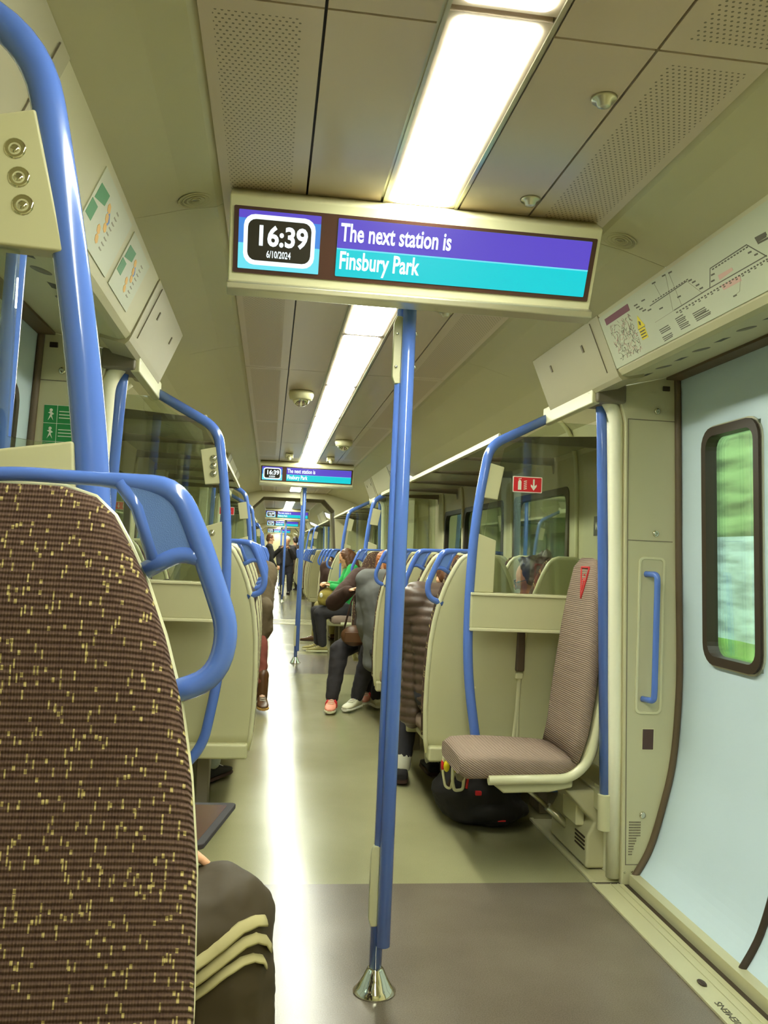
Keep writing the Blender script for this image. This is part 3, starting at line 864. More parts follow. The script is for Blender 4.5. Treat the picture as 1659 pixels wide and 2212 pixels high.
# fire extinguisher sign on the right screen
o = thing('fire_sign', 'red fire extinguisher sign with white arrow on the glass of the right screen', 'sign', (.815, 3.895, 1.625))
fn = lambda u, v, t: (u, t, v)
mb = MB(); mb.prism(rrect(.142, .075, .004, 3), fn, 0, .003); mb.build('border', M['white'], o)
mb = MB(); mb.prism(rrect(.134, .067, .003, 3), fn, -.001, .0); mb.build('red_field', M['red'], o)
mb = MB()
mb.prism([(-.046, -.026), (-.030, -.026), (-.030, .012), (-.034, .020), (-.042, .020), (-.046, .012)], fn, -.002, -.001)
mb.prism([(-.044, .022), (-.03, .026), (-.03, .029), (-.044, .026)], fn, -.002, -.001)
for k in range(5): mb.prism([(-.018, -.024 + k * .009), (-.004, -.021 + k * .009), (-.004, -.017 + k * .009), (-.018, -.02 + k * .009)], fn, -.002, -.001)
mb.prism([(.026, .026), (.034, .026), (.034, -.006), (.044, .002), (.044, -.008), (.030, -.027), (.016, -.008), (.016, .002), (.026, -.006)], fn, -.002, -.001)
mb.build('pictogram', M['white'], o)
o = thing('fire_sign', 'small red sign seen past the blue pole on the far left screen', 'sign', (-.80, 8.38, 1.62))
mb = MB(); mb.prism(rrect(.142, .075, .004, 3), fn, 0, .003); mb.build('border', M['white'], o)
mb = MB(); mb.prism(rrect(.134, .067, .003, 3), fn, -.001, .0); mb.build('red_field', M['red'], o)
mb = MB(); mb.prism([(.026, .026), (.034, .026), (.034, -.006), (.044, .002), (.030, -.027), (.016, .002), (.026, -.006)], fn, -.002, -.001); mb.b2((-.04, -.002, -.02), (-.01, -.001, .02)); mb.build('pictogram', M['white'], o)
# green emergency signs on the left pillars
for k, (px_, py_, lab) in enumerate(((-1.165, 3.298, 'beyond the thick blue pole'), (-1.165, 10.538, 'in the second door area'))):
    o = thing('emergency_sign', 'green emergency instruction sign on the left door pillar %s' % lab, 'sign', (px_, py_, 1.6))
    mb = MB(); mb.prism(rrect(.15, .32, .004, 3), fn, 0, .003) if False else mb.b2((-.06, 0, -.17), (.06, .002, .17)); mb.build('green_field', M['green'], o)
    mb = MB()
    for r in range(5):
        mb.b2((-.061, -.0008, .17 - r * .068), (.061, 0, .1685 - r * .068))
        z = .136 - r * .068
        mb.sph((-.035, -.001, z + .014), (.006, .001, .006), 6); mb.prism([(-.045, z - .024), (-.037, z), (-.046, z + .004), (-.035, z + .01), (-.024, z), (-.032, z - .004), (-.026, z - .024), (-.035, z - .01)], fn, -.001, 0)
        for l in range(3): mb.b2((-.006, -.001, z + .012 - l * .012), (.05 - .008 * (l % 2), 0, z + .009 - l * .012))
    mb.b2((-.0135, -.0008, -.17), (-.012, 0, .17))
    mb.build('pictograms', M['white'], o)
o = thing('notice', 'small black notice with white mark on the wall behind the right post', 'sign', (1.276, 4.19, 1.46))
mb = MB(); mb.b2((0, -.04, -.05), (.004, .04, .05)); mb.build('plate', M['black'], o)
mb = MB(); mb.prism([(-.02, .02), (-.01, -.02), (0, .0), (.01, -.02), (.02, .02), (.008, .0), (0, .02), (-.008, 0)], lambda u, v, t: (t, u, v), -.001, 0); mb.build('mark', M['white'], o)


# ------------------------------------------------------------------ things on the right header: route map
def wpt(px, py, s=1):
    """a point of the header's sloping face seen at a pixel of the frame"""
    d = R.transposed() @ Vector((0, 0, 0)) if False else Vector((vx.dot(Vector((px - PX, PY - py, -FPX))), vy.dot(Vector((px - PX, PY - py, -FPX))), vz.dot(Vector((px - PX, PY - py, -FPX)))))
    a = Vector((s * .8, 0, 2.194)); nrm = Vector((s * .202, 0, .085)).normalized()
    t = (a - CAM).dot(nrm) / d.dot(nrm); p = CAM + d * t
    u = p.y; v = (p - a).dot(Vector((s * .085, 0, -.202)).normalized())
    return u, v


def hface(s, off=.0):
    a = Vector((s * .8, 0, 2.194)); dn_ = Vector((s * .085, 0, -.202)).normalized(); nrm = Vector((-s * .202, 0, -.085)).normalized()
    return lambda u, v, t: tuple(a + Vector((0, u, 0)) + dn_ * v + nrm * (t + off))


RM = thing('route_map', 'long printed route map panel on the header over the right doors', 'map')
H1 = hface(1)
mb = MB(); mb.prism([(1.45, .012), (3.03, .012), (3.03, .212), (1.45, .212)], H1, .0, .003); mb.build('panel', M['paper'], RM)


def seg(mb, p, q, wd=.0016, t=.0035):
    a = Vector(wpt(*p)); b = Vector(wpt(*q)); d = (b - a)
    if d.length < 1e-5: return
    n_ = Vector((-d.y, d.x)).normalized() * wd / 2
    mb.prism([tuple(a + n_), tuple(b + n_), tuple(b - n_), tuple(a - n_)], H1, .003, t)


ln = MB(); lt = MB(); dash = MB()


def c5(x, y): return (1280 + x / 4.377, 400 + y / 4.377)


for p, q in (((550, 1140), (900, 905)), ((1118, 970), (1120, 785)), ((1120, 785), (1465, 560)), ((1118, 970), (1659, 660)), ((1118, 970), (780, 1180)), ((1465, 560), (1659, 670))):
    seg(ln, c5(*p), c5(*q), .0028)
for p, q in (((900, 905), (1050, 1020)), ((600, 1295), (780, 1180)), ((590, 930), (650, 1040)), ((700, 850), (770, 1190)), ((730, 830), (850, 1130)), ((1410, 850), (1400, 1000)), ((1400, 1000), (1340, 1050))):
    seg(lt, c5(*p), c5(*q), .0011)
random.seed(3)
for k in range(30):
    t = k / 29.; x = 800 + t * 850; y = 1180 - t * 500; seg(dash, c5(x, y + 22), c5(x + 17, y + 14), .004)
    if k % 2: seg(dash, c5(x + 8, y + 40), c5(x + 26, y + 29), .003)
for k in range(14):
    t = k / 13.; x = 575 + t * 320; y = 1100 - t * 205; seg(dash, c5(x, y), c5(x + 15, y - 9), .0035)
for k in range(12):
    t = k / 11.; x = 1140 + t * 320; y = 795 - t * 205; seg(dash, c5(x, y), c5(x + 18, y - 11), .0035)
for (x, y) in ((570, 930), (665, 860), (725, 830), (400, 1140), (420, 1160), (450, 1175), (480, 1190), (470, 1095), (810, 1060), (640, 1170), (950, 920), (985, 950), (1020, 980), (1130, 850), (1130, 910), (1480, 640), (1540, 660), (915, 905), (1340, 1050), (530, 1185)):
    seg(dash, c5(x, y), c5(x + 32, y - 17), .0045)
for (x, y, n_, L_) in ((640, 1370, 3, 100), (670, 1440, 3, 95), (790, 1265, 7, 90), (955, 1215, 3, 130), (975, 1250, 3, 145), (1545, 500, 4, 110)):
    for k in range(n_): seg(dash, c5(x + k * 9, y + k * 16), c5(x + k * 9 + L_ * (.8 + .2 * random.random()), y + k * 16 - L_ * .5), .003 if y > 600 else .005)
ln.build('route_lines', M['ink'], RM); lt.build('thin_lines', M['inkp'], RM); dash.build('station_names', M['ink'], RM)
# zone map block at the far end of the panel
a0, a1 = wpt(*c5(90, 1240)), wpt(*c5(345, 1075)); b0 = wpt(*c5(280, 1650))
u0, u1 = a0[0], a1[0]
mb = MB(); mb.prism([(2.985, .028), (2.78, .028), (2.78, .052), (2.985, .052)], H1, .003, .0036); mb.build('map_header', M['magenta'], RM)
sq = [MB(), MB(), MB()]
random.seed(5)
for k in range(230):
    u = 2.79 + random.random() * .185; v = .062 + random.random() * .13; a = random.choice((0, pi / 4, pi / 2, -pi / 4, .3)); l = .006 + random.random() * .016
    dx, dy = math.cos(a) * l / 2, math.sin(a) * l / 2; n_ = Vector((-dy, dx)).normalized() * .0008
    P4 = [(u + dx + n_.x, v + dy + n_.y), (u - dx + n_.x, v - dy + n_.y), (u - dx - n_.x, v - dy - n_.y), (u + dx - n_.x, v + dy - n_.y)]
    if all(.056 < q[1] < .2 for q in P4): sq[k % 3].prism(P4, H1, .003, .0034 + .0001 * (k % 5))
for q, m_ in zip(sq, ('inkp', 'pink', 'ink')): q.build('map_lines', M[m_], RM)
mb = MB(); mb.prism([(2.752, .09), (2.70, .128), (2.755, .128)] if False else [(2.745, .082), (2.772, .125), (2.716, .125)], H1, .003, .0036); mb.prism([(2.768, .128), (2.722, .128), (2.722, .165), (2.768, .165)], H1, .003, .0036); mb.build('warning_label', M['yellow'], RM)
mb = MB(); mb.prism([(2.750, .10), (2.738, .106), (2.742, .118), (2.752, .113)], H1, .0036, .004)
mb.prism([(2.77, .1255), (2.718, .1255), (2.718, .1278), (2.77, .1278)], H1, .0036, .004)
for k in range(3): mb.prism([(2.765, .135 + k * .01), (2.728, .135 + k * .01), (2.728, .139 + k * .01), (2.765, .139 + k * .01)], H1, .0036, .004)
mb.build('warning_mark', M['ink'], RM)
mb = MB(); mb.prism([wpt(*c5(*q)) for q in ((1195, 850), (1325, 775), (1340, 800), (1210, 895))], H1, .003, .0033); mb.prism([wpt(*c5(*q)) for q in ((1220, 945), (1400, 850), (1420, 900), (1250, 990))], H1, .003, .0033)
mb.build('shaded_zone', M['pink'], RM)
# posters on the left header
for k, (ya, yb, lab) in enumerate(((2.53, 2.84, 'with orange and blue picture beside the thick blue pole'), (2.1, 2.48, 'partly hidden behind the thick blue pole'))):
    Hl = hface(-1); o = thing('poster', 'printed notice on the header %s' % lab, 'poster')
    mb = MB(); mb.prism([(ya, .02), (yb, .02), (yb, .19), (ya, .19)], Hl, 0, .003); mb.build('sheet', M['paper'], o)
    cols = [MB() for _ in range(4)]
    random.seed(20 + k)
    cols[0].prism([(ya + .02, .055), (ya + .11, .05), (ya + .11, .08), (ya + .02, .095)], Hl, .003, .0036); cols[0].prism([(ya + .01, .1), (ya + .07, .1), (ya + .07, .14), (ya + .01, .14)], Hl, .003, .0036)
    for j in range(5):
        c_ = (ya + .15 + .018 * (j % 3), .07 + .02 * j); cols[1].prism([(c_[0] + .02 * math.cos(t), c_[1] + .011 * math.sin(t + .4)) for t in (0, 1, 2, 3, 4, 5)], Hl, .003, .0037)
    cols[2].prism([(ya + .15, .062), (ya + .2, .09), (ya + .19, .11), (ya + .15, .08)], Hl, .003, .0035)
    for j in range(8): cols[3].prism([(ya + .215, .05 + j * .015), (ya + .215 + .04 * (.5 + .5 * random.random()), .05 + j * .015), (ya + .24, .054 + j * .015), (ya + .215, .054 + j * .015)], Hl, .003, .0036)
    for q, m_ in zip(cols, ('green', 'orange', 'blueD', 'inkp')): q.build('print', M[m_], o)
#@@PART2
# ------------------------------------------------------------------ luggage racks
RACK = None


def rack(y0, y1, s, label):
    o = thing('luggage_rack', label, 'luggage rack', (0, y0, 0), 0, 'overhead luggage racks'); L_ = y1 - y0
    mb = MB(); mb.b2((s * .685, 0, 1.84), (s * .71, L_, 1.862)); mb.tube([(s * .692, 0, 1.864), (s * .692, L_, 1.864)], .008, 8); mb.build('front_rail', M['shellL'], o, bevel=.003)
    k = max(1, int(round(L_ / .8)))
    for i in range(k):
        a, b = L_ * i / k + .03, L_ * (i + 1) / k - .03
        mb = MB(); mb.prism([(.71, 1.845), (1.25, 1.875), (1.25, 1.881), (.71, 1.851)], lambda u, v, t: (s * u, t, v), a, b); mb.build('shelf_panel', M['rackg'], o)
    for i in range(k + 1):
        y_ = min(max(L_ * i / k, .02), L_ - .02)
        mb = MB(); mb.prism([(.70, 1.835), (1.25, 1.83), (1.258, 1.78), (1.258, 1.89), (.70, 1.856)], lambda u, v, t: (s * u, t, v), y_ - .014, y_ + .014); mb.build('bracket', M['grey'], o, bevel=.003)
    return o


for (y0, y1, nm) in ((3.97, 8.33, 'nearest saloon'), (11.2, 14.6, 'second saloon'), (16.0, 19.4, 'third saloon'), (22.35, 26.7, 'fourth saloon')):
    for s, side in ((1, 'right'), (-1, 'left')):
        rack(y0, y1, s, 'overhead luggage rack with pale front rail along the %s wall of the %s' % (side, nm))


# ------------------------------------------------------------------ seats
HW = [(.33, .222), (.40, .234), (.55, .242), (.71, .242), (.86, .236), (.96, .224), (1.05, .206), (1.12, .184), (1.18, .160), (1.225, .137), (1.26, .116), (1.28, .094), (1.29, .06)]
rk = lambda z: .11 * max(z - .5, -.1)


def seat_proto(side):
    """faces -y, origin on the floor under the backrest; the grab handle is on the +x side when side=1"""
    o = bpy.data.objects.new('train_seat', None); COL.objects.link(o)
    # fabric backrest
    rings = []
    for z, h in HW[1:]:
        h = h - .001; z = z + (0 if z < 1.2 else -.001); y_ = rk(z); T_ = .055 * (1 if z < 1.2 else max(.35, 1 - (z - 1.2) * 5)); rg = []
        for k in range(28):
            a = 2 * pi * k / 28; c, s_ = math.cos(a), math.sin(a)
            x = h * abs(c) ** .55 * (1 if c > 0 else -1); yy = T_ * abs(s_) ** .6 * (1 if s_ > 0 else -1)
            if yy < 0: yy += .016 * math.cos(x / h * pi / 2) * (1 if z < 1.1 else .3)      # slight hollow between the side wings
            if yy < 0 and .6 < z < .85: yy -= .012
            rg.append(Vector((x, y_ + .03 + yy * .7, z)))
        rings.append(rg)
    mb = MB(); mb.ring(rings); mb.build('backrest', M['moq'], o)
    # shell behind
    rings = []
    for z, h in HW:
        y_ = rk(z) + .058; rg = []
        for k in range(28):
            a = 2 * pi * k / 28; c, s_ = math.cos(a), math.sin(a)
            x = (h - .008) * abs(c) ** .5 * (1 if c > 0 else -1); yy = .03 * abs(s_) ** .45 * (1 if s_ > 0 else -1)
            rg.append(Vector((x, y_ + yy, z - .004)))
        rings.append(rg)
    mb = MB(); mb.ring(rings); sh = mb.build('shell', M['shell'], o)
    path = [(h - .015, rk(z) + .074, z - .006) for z, h in HW]
    full = path + [(-x, y, z) for x, y, z in path[::-1]]
    mb = MB(); mb.tube(full, .0125, 10); mb.build('shell_rim', M['shellL'], o)
    mb = MB(); mb.box((0, .075, .325), (.42, .085, .07)); mb.build('shell_foot', M['shell'], o, bevel=.012)
    mb = MB(); mb.b2((-.014, .095, .64), (.014, .105, .86)); mb.build('seam_slot', M['shellL'], sh, bevel=.003)
    mb = MB(); mb.box((-side * .222, .070, .84), (.042, .128, .22)); mb.build('seat_gap_shade', M['seat_gap_shade'], o, bevel=.008)  # dark block standing in for the shaded gap between two seats
    mb = MB(); mb.box((-side * .222, .112, .708), (.036, .02, .03)); mb.build('gap_pocket', M['shellL'], o, bevel=.006)  # cream pocket below the dark gap
    # cushion
    rings = []
    for yy, h, z0, z1 in ((.02, .2, .385, .455), (-.05, .212, .375, .468), (-.2, .216, .37, .472), (-.34, .216, .372, .478), (-.41, .21, .378, .475), (-.44, .19, .392, .46)):
        zc, hz = (z0 + z1) / 2, (z1 - z0) / 2; rg = []
        for k in range(24):
            a = 2 * pi * k / 24; c, s_ = math.cos(a), math.sin(a)
            rg.append(Vector((h * abs(c) ** .4 * (1 if c > 0 else -1), yy, zc + hz * abs(s_) ** .5 * (1 if s_ > 0 else -1))))
        rings.append(rg)
    mb = MB(); mb.ring(rings); mb.build('seat_cushion', M['moqB'], o)
    mb = MB(); mb.box((0, -.17, .352), (.38, .4, .04)); mb.build('seat_pan', M['shell'], o, bevel=.012)
    mb = MB(); mb.prism([(-.26, .335), (-.06, .335), (-.08, .1), (-.05, 0), (-.22, 0), (-.2, .1)], lambda u, v, t: (t, u, v), -.03, .03); mb.build('pedestal', M['grey'], o, bevel=.006)
    # grab handle: x measured outwards from the seat centre line
    h_ = bpy.data.meshes
    s = side
    yh = rk(1.2) + .05
    out = fillet([(-.11, 1.296), (0, 1.304), (.10, 1.302), (.182, 1.296), (.212, 1.235), (.254, 1.125), (.240, 1.068), (.175, 1.045)], [0, .02, .02, .03, .03, .04, .03, 0], 5)
    mb = MB(); mb.tube([(s * p[0], yh + .012 + .04 * (p[1] - 1.2), p[1]) for p in out], 0, 12, 0, [.0088 + .0057 * min(1, max(0, (p[0] - .09) / .08)) for p in out])
    mb.tube([(s * x, yh + .012, z) for x, z in fillet([(.150, 1.195), (.19, 1.218), (.220, 1.212)], .02, 4)], .011, 10)
    mb.tube([(s * x, yh + .012, z) for x, z in [(.115, 1.30), (.138, 1.27), (.165, 1.195)]], .009, 10)
    hd = mb.build('grab_handle', M['blue'], o)
    mb = MB(); mb.prism([(.12, 1.295), (.178, 1.288), (.208, 1.230), (.204, 1.215), (.158, 1.205)], lambda u, v, t: (s * u, t, v), yh + .006, yh + .018); mb.build('number_panel', M['blueD'], hd)
    return o, hd, sh


_f = fillet


def fillet(pts, r, n=7):
    q = _f([tuple(p) + (0,) * (3 - len(p)) for p in pts], r, n)
    return [Vector(p[:2]) for p in q] if len(pts[0]) == 2 else q


pR, hR, sR = seat_proto(1); pL, hL, sL = seat_proto(-1)


def strip_handle(o):
    for ch in [c for c in bpy.data.objects if c.parent == o and c.name.startswith('grab_handle')]:
        for g in [c for c in bpy.data.objects if c.parent == ch]: bpy.data.objects.remove(g)
        bpy.data.objects.remove(ch)


used = {1: False, -1: False}
pN = dup(pR); strip_handle(pN)          # window seats carry no aisle handle
usedN = [False]


def seat(x, y, face, label, group='rows of high-backed train seats', window=False, dz=0):
    """face=-1: the fabric faces the camera, +1: the shell does"""
    rz = 0 if face < 0 else pi
    aisle = -1 if x > 0 else 1                 # world side of the aisle
    loc_side = aisle if face < 0 else -aisle
    if window:
        o = pN if not usedN[0] else dup(pN); usedN[0] = True; o.scale = (.86, 1, 1)
    else:
        p = pR if loc_side > 0 else pL
        o = p if not used[loc_side] else dup(p); used[loc_side] = True
    o.location = (x, y, dz); o.rotation_euler = (0, 0, rz)
    tag(o, label, 'seat', group)
    return o


ns = seat(-.668, .925, -1, 'nearest seat filling the lower left corner, speckled brown fabric with thick blue handle', 'seats near the camera', dz=.043)
for ch in [c for c in bpy.data.objects if c.parent == ns and c.name.startswith('grab_handle')]: pass
rows = []
for k, y in enumerate((4.03, 4.70, 5.38, 6.06)): rows.append((y, 1, 'nearest saloon', k))
rows.append((7.72, -1, 'nearest saloon', 4))
for k, y in enumerate((11.32, 12.0, 12.7, 13.4)): rows.append((y, 1, 'second saloon', k))
for k in range(5): rows.append((16.5 + .72 * k, 1 if k < 4 else -1, 'third saloon', k))
for k in range(6): rows.append((22.45 + .72 * k, 1, 'fourth saloon', k))
for k in range(5): rows.append((29.7 + .7 * k, 1, 'fifth saloon', k))
for k in range(4): rows.append((35.0 + .8 * k, 1, 'sixth saloon', k))
for (y, f, sal, k) in rows:
    for s, side in ((1, 'right'), (-1, 'left')):
        for win in (False, True):
            if win and y > 21: continue
            how = 'pale shell' if f > 0 else 'brown fabric'
            if f < 0 and sal == 'nearest saloon': how = 'camera-facing brown'
            seat(s * (1.062 if win else .637), y + (.15 if f > 0 else 0), f, '%s seat back by the %s, %s row of the %s, %s side' % (how, 'window' if win else 'aisle', ORD[k], sal, side), window=win)


# ------------------------------------------------------------------ folding side seats
def tip_seat(loc, rz, label, down=True, logo=True, flip=1, pil=1):
    """faces -y; width along x"""
    o = thing('folding_seat', label, 'seat', loc, rz, 'folding seats in the door areas')
    W = .215
    # side profile (depth d towards the wall, height z)
    front = [(.0, .46), (.02, .56), (.035, .72), (.052, .86), (.068, 1.0), (.085, 1.14), (.10, 1.25), (.118, 1.292)]
    back = [(.05, .45), (.085, .56), (.112, .72), (.125, .86), (.132, 1.0), (.135, 1.14), (.14, 1.25), (.138, 1.28)]
    wd = [.2, .206, .21, .205, .192, .165, .13, .085]
    rings = []
    for (f0, z), (b0, z2), h in zip(front, back, wd):
        rg = []
        for k in range(26):
            a = 2 * pi * k / 26; c, s_ = math.cos(a), math.sin(a)
            x = h * abs(c) ** .42 * (1 if c > 0 else -1); t = (s_ + 1) / 2; t = .5 + (t - .5) * 2 * .5 * (1 if abs(s_) < .01 else min(1, abs(s_) ** -.4))
            yy = f0 + (b0 - f0) * (.5 + .5 * abs(s_) ** .5 * (1 if s_ > 0 else -1))
            if s_ < 0: yy += .012 * math.cos(x / h * pi / 2)
            rg.append(Vector((x, yy, z + (z2 - z) * (.5 + .5 * s_))))
        rings.append(rg)
    mb = MB(); mb.ring(rings); br = mb.build('backrest', M['moqB'], o)
    mb = MB()
    for sx in (-1, 1):
        mb.tube(_f(([(sx * .203, -.34, .382), (sx * .203, .0, .39)] if down else [(sx * .203, .06, .40), (sx * .203, .07, .42)]) + [(sx * .203, .08, .46), (sx * .205, .125, .66), (sx * .20, .15, .9), (sx * .185, .152, 1.1)], [0, .12, .12, .1, .1, 0], 6), .02, 10)
    mb.ring([[Vector((sx_ * h * .98, b0 + dy, z)) for sx_, dy in ((-1, .0), (-1, .022), (1, .022), (1, .0))] for (b0, z), h in zip(back, wd)], smooth=False)
    mb.build('shell', M['shellL'], o)
    rings = []
    for yy, h, z0, z1 in ((.03, .195, .40, .47), (-.05, .205, .39, .478), (-.2, .21, .385, .485), (-.34, .21, .375, .488), (-.42, .205, .372, .482), (-.455, .18, .39, .462)):
        zc, hz = (z0 + z1) / 2, (z1 - z0) / 2; rg = []
        for k in range(24):
            a = 2 * pi * k / 24; c, s_ = math.cos(a), math.sin(a)
            v = Vector((h * abs(c) ** .35 * (1 if c > 0 else -1), yy, zc + hz * abs(s_) ** .5 * (1 if s_ > 0 else -1)))
            if not down: v = Matrix.Rotation(-1.5, 3, 'X') @ (v - Vector((0, .02, .42))) + Vector((0, -.01, .47))
            rg.append(v)
        rings.append(rg)
    mb = MB(); mb.ring(rings); mb.build('seat_cushion', M['moqB'], o)
    if down:
        mb = MB(); mb.prism([(-.33, .37), (.02, .385), (.02, .35), (-.08, .33), (-.27, .325)], lambda u, v, t: (t, u, v), -.19, .19); mb.build('seat_pan', M['shell'], o, bevel=.01)
        mb = MB(); mb.tube([(-.12, -.13, .30), (-.12, .03, .175)], .009, 10); mb.tube([(-.12, .02, .185), (-.12, .16, .06)], .018, 10); mb.sph((-.12, -.13, .30), .016, 6); mb.build('gas_strut', M['alu'], o)
        mb = MB(); mb.prism([(-.2, .335), (-.07, .335), (-.12, .275), (-.15, .28)], lambda u, v, t: (t, u, v), -.135, -.105); mb.build('strut_bracket', M['shell'], o)
    mb = MB(); mb.prism([(.0, .33), (.14, .33), (.30, .34), (.30, 0.01), (.10, .01), (.10, .14), (.13, .2)], lambda u, v, t: (t, u, v), *((-.30, .15) if pil > 0 else (-.15, .30))); bs = mb.build('base_unit', M['duct'], o, bevel=.012)
    mb = MB()
    for k in range(4): mb.b2((.02 * pil, .097, .135 - k * .016), (.13 * pil, .101, .128 - k * .016))
    mb.build('vent_slots', M['dark'], bs)
    mb = MB(); mb.b2((-.10, .08, .16), (.07, .12, .29)); mb.build('hinge_block', M['shellL'], o, bevel=.008)
    if logo:
        mb = MB(); x0 = .02 * flip; n_ = 12

        def onf(x, z):
            for (f0, z0), (f1, z1) in zip(front[:-1], front[1:]):
                if z0 <= z <= z1: return Vector((x, f0 + (f1 - f0) * (z - z0) / (z1 - z0) + .012 * math.cos(min(1, abs(x) / .15) * pi / 2) - .003, z))
        tri = [onf(x0 - .05, 1.25), onf(x0 + .05, 1.25), onf(x0, 1.115)]
        for a, b in ((0, 1), (1, 2), (2, 0)): mb.tube([tri[a].lerp(tri[b], t / 4.) for t in range(5)], .0045, 6)
        mb.tube([onf(x0, 1.205), onf(x0, 1.15)], .004, 6); mb.tube([onf(x0 - .014, 1.19), onf(x0 + .014, 1.19)], .003, 6); mb.sph(onf(x0, 1.217), .005, 5)
        mb.build('priority_mark', M['redL'], br)
    return o


tip_seat((.885, 3.60, 0), -pi / 2, 'mauve-brown folding seat with red triangle, seat down beside the right doors', flip=1)
tip_seat((-1.0, 1.45, 0), pi / 2, 'folding seat under the person in striped track trousers', logo=False, flip=-1)
tip_seat((-.92, 3.60, 0), pi / 2, 'folded-up seat by the left doors behind the nearest seat', down=False, flip=-1, pil=-1)
tip_seat((.885, 10.84, 0), -pi / 2, 'folding seat under the long-haired person in green')
tip_seat((.885, 8.70, 0), -pi / 2, 'folding seat at the near end of the second door area, right side', flip=-1, pil=-1)
tip_seat((-.92, 10.84, 0), pi / 2, 'folding seat at the far left of the second door area', down=False, pil=-1)


# ------------------------------------------------------------------ people
def cmat(n, c, r=.85, **k): return mat(n, rgb(*c), r, **k)


SKIN = cmat('skin', (214, 160, 122), .55, var=.05); SKIN2 = cmat('skin_dark', (168, 110, 74), .55, var=.05)


def remesh(mb, name, m, parent, vox, fold=0, fs=9., quilt=0, smooth=4):
    o = mb.build(name, m, None)
    q = o.modifiers.new('r', 'REMESH'); q.mode = 'VOXEL'; q.voxel_size = vox
    q = o.modifiers.new('s', 'SMOOTH'); q.factor = .5; q.iterations = smooth
    dg = bpy.context.evaluated_depsgraph_get(); dg.update()
    me = bpy.data.meshes.new_from_object(o.evaluated_get(dg)); bpy.data.objects.remove(o)
    me.materials.clear(); me.materials.append(m)
    if fold or quilt:
        ns_ = [v.normal.copy() for v in me.vertices]
        for v, n_ in zip(me.vertices, ns_):
            p = v.co; d = 0
            if fold:
                d = fold * (noise.noise(Vector((p.x * fs, p.y * fs, p.z * fs * 1.6))) + .5 * abs(noise.noise(Vector((p.x * fs * 2.3, p.y * fs * 2.3, p.z * fs * 4)))))
            if quilt:
                d += quilt * (abs(math.sin((p.z + .012 * noise.noise(p * 6)) * pi / .048)) ** .6 - .5)
            v.co = p + n_ * d
    for p in me.polygons: p.use_smooth = True
    o = bpy.data.objects.new(name, me); COL.objects.link(o); o.parent = parent
    if parent: o.matrix_parent_inverse = Matrix.Translation(parent.location).inverted()
    return o


def limb(mb, pts, rs):
    for a, b, ra, rb in zip(pts[:-1], pts[1:], rs[:-1], rs[1:]): mb.cap(a, b, ra, rb)


def hand(mb, w_, d, up, k=1.0, curl=.5):
    w_ = Vector(w_); d = Vector(d).normalized(); up = Vector(up); up = (up - d * d.dot(up)).normalized(); sd = d.cross(up)
    pc = w_ + d * .045
    for t in (-.022, -.008, .008, .022): mb.cap(w_ + sd * t * .7, w_ + d * .085 * k + sd * t * 1.15, .014, .0115, 8)
    for i, (t, L_) in enumerate(((-.030, .062), (-.0105, .076), (.0105, .08), (.030, .07))):
        a = w_ + d * .088 * k + sd * t; c1 = curl * .6
        b = a + (d * math.cos(c1) - up * math.sin(c1)) * L_ * .5; c = b + (d * math.cos(c1 * 2.4) - up * math.sin(c1 * 2.4)) * L_ * .5
        mb.cap(a, b, .0092, .0085, 8); mb.cap(b, c, .0085, .0072, 8)
    a = w_ + d * .03 + sd * .03; b = a + (d * .6 + sd * .8).normalized() * .038 - up * .01; c = b + (d * .95 + sd * .3).normalized() * .034 - up * .008
    mb.cap(a, b, .0135, .0105, 8); mb.cap(b, c, .0105, .0088, 8)


def shoe(parent, ank, toe, m, sole, stripe=None, boot=0, L_=.27):
    ank = Vector(ank); toe = Vector(toe); toe.z = 0; d = toe.normalized(); sd = Vector((-d.y, d.x, 0)); zb = max(ank.z - .085, .0)
    fr = lambda t, x, z: Vector((ank.x, ank.y, zb)) + d * (t - .065) + sd * x + Vector((0, 0, z))
    prof = [(0, .026, .05), (.02, .034, .075), (.06, .036, .085), (.11, .038, .082), (.16, .043, .06), (.21, .045, .048), (.25, .036, .04), (L_, .016, .03)]
    def loft(pr, z0, grow, zt=None):
        rings = []
        for t, h, z in pr:
            zz = z if zt is None else zt; rg = []
            for k in range(16):
                a = 2 * pi * k / 16; c, s_ = math.cos(a), math.sin(a)
                rg.append(fr(t, (h + grow) * abs(c) ** .6 * (1 if c > 0 else -1), z0 + (zz - z0) * (.5 + .5 * abs(s_) ** .7 * (1 if s_ > 0 else -1))))
            rings.append(rg)
        mb = MB(); mb.ring(rings); return mb
    up_ = loft(prof, .018, 0)
    if boot: up_.cap(fr(.06, 0, .07), fr(.05, 0, boot), .045, .05)
    o = up_.build('shoe', m, parent); o.matrix_parent_inverse = Matrix.Translation(parent.location).inverted()
    s_ = loft(prof, 0, .004, .024).build('sole', sole, o)
    mb = MB()
    for k in range(4): mb.tube([fr(.10 + k * .022, -.022, .086 - k * .009), fr(.104 + k * .022, 0, .092 - k * .010), fr(.10 + k * .022, .022, .086 - k * .009)], .003, 6)
    mb.build('laces', M['white'], o)
    if stripe:
        mb = MB()
        for k in range(3):
            for sx in (-1, 1): mb.tube([fr(.075 + k * .026, sx * .044, .024), fr(.088 + k * .026, sx * .041, .06), fr(.098 + k * .022, sx * .026, .082)], .005, 6)
        mb.build('side_stripes', stripe, o)
    return o


def shifted(P_, dy):
    q = dict(P_)
    for k in ('pelvis', 'chest', 'neck', 'head', 'elbR', 'elbL', 'handR', 'handL', 'kneeR', 'kneeL', 'ankR', 'ankL'): q[k] = (P_[k][0], P_[k][1] + dy, P_[k][2])
    return q


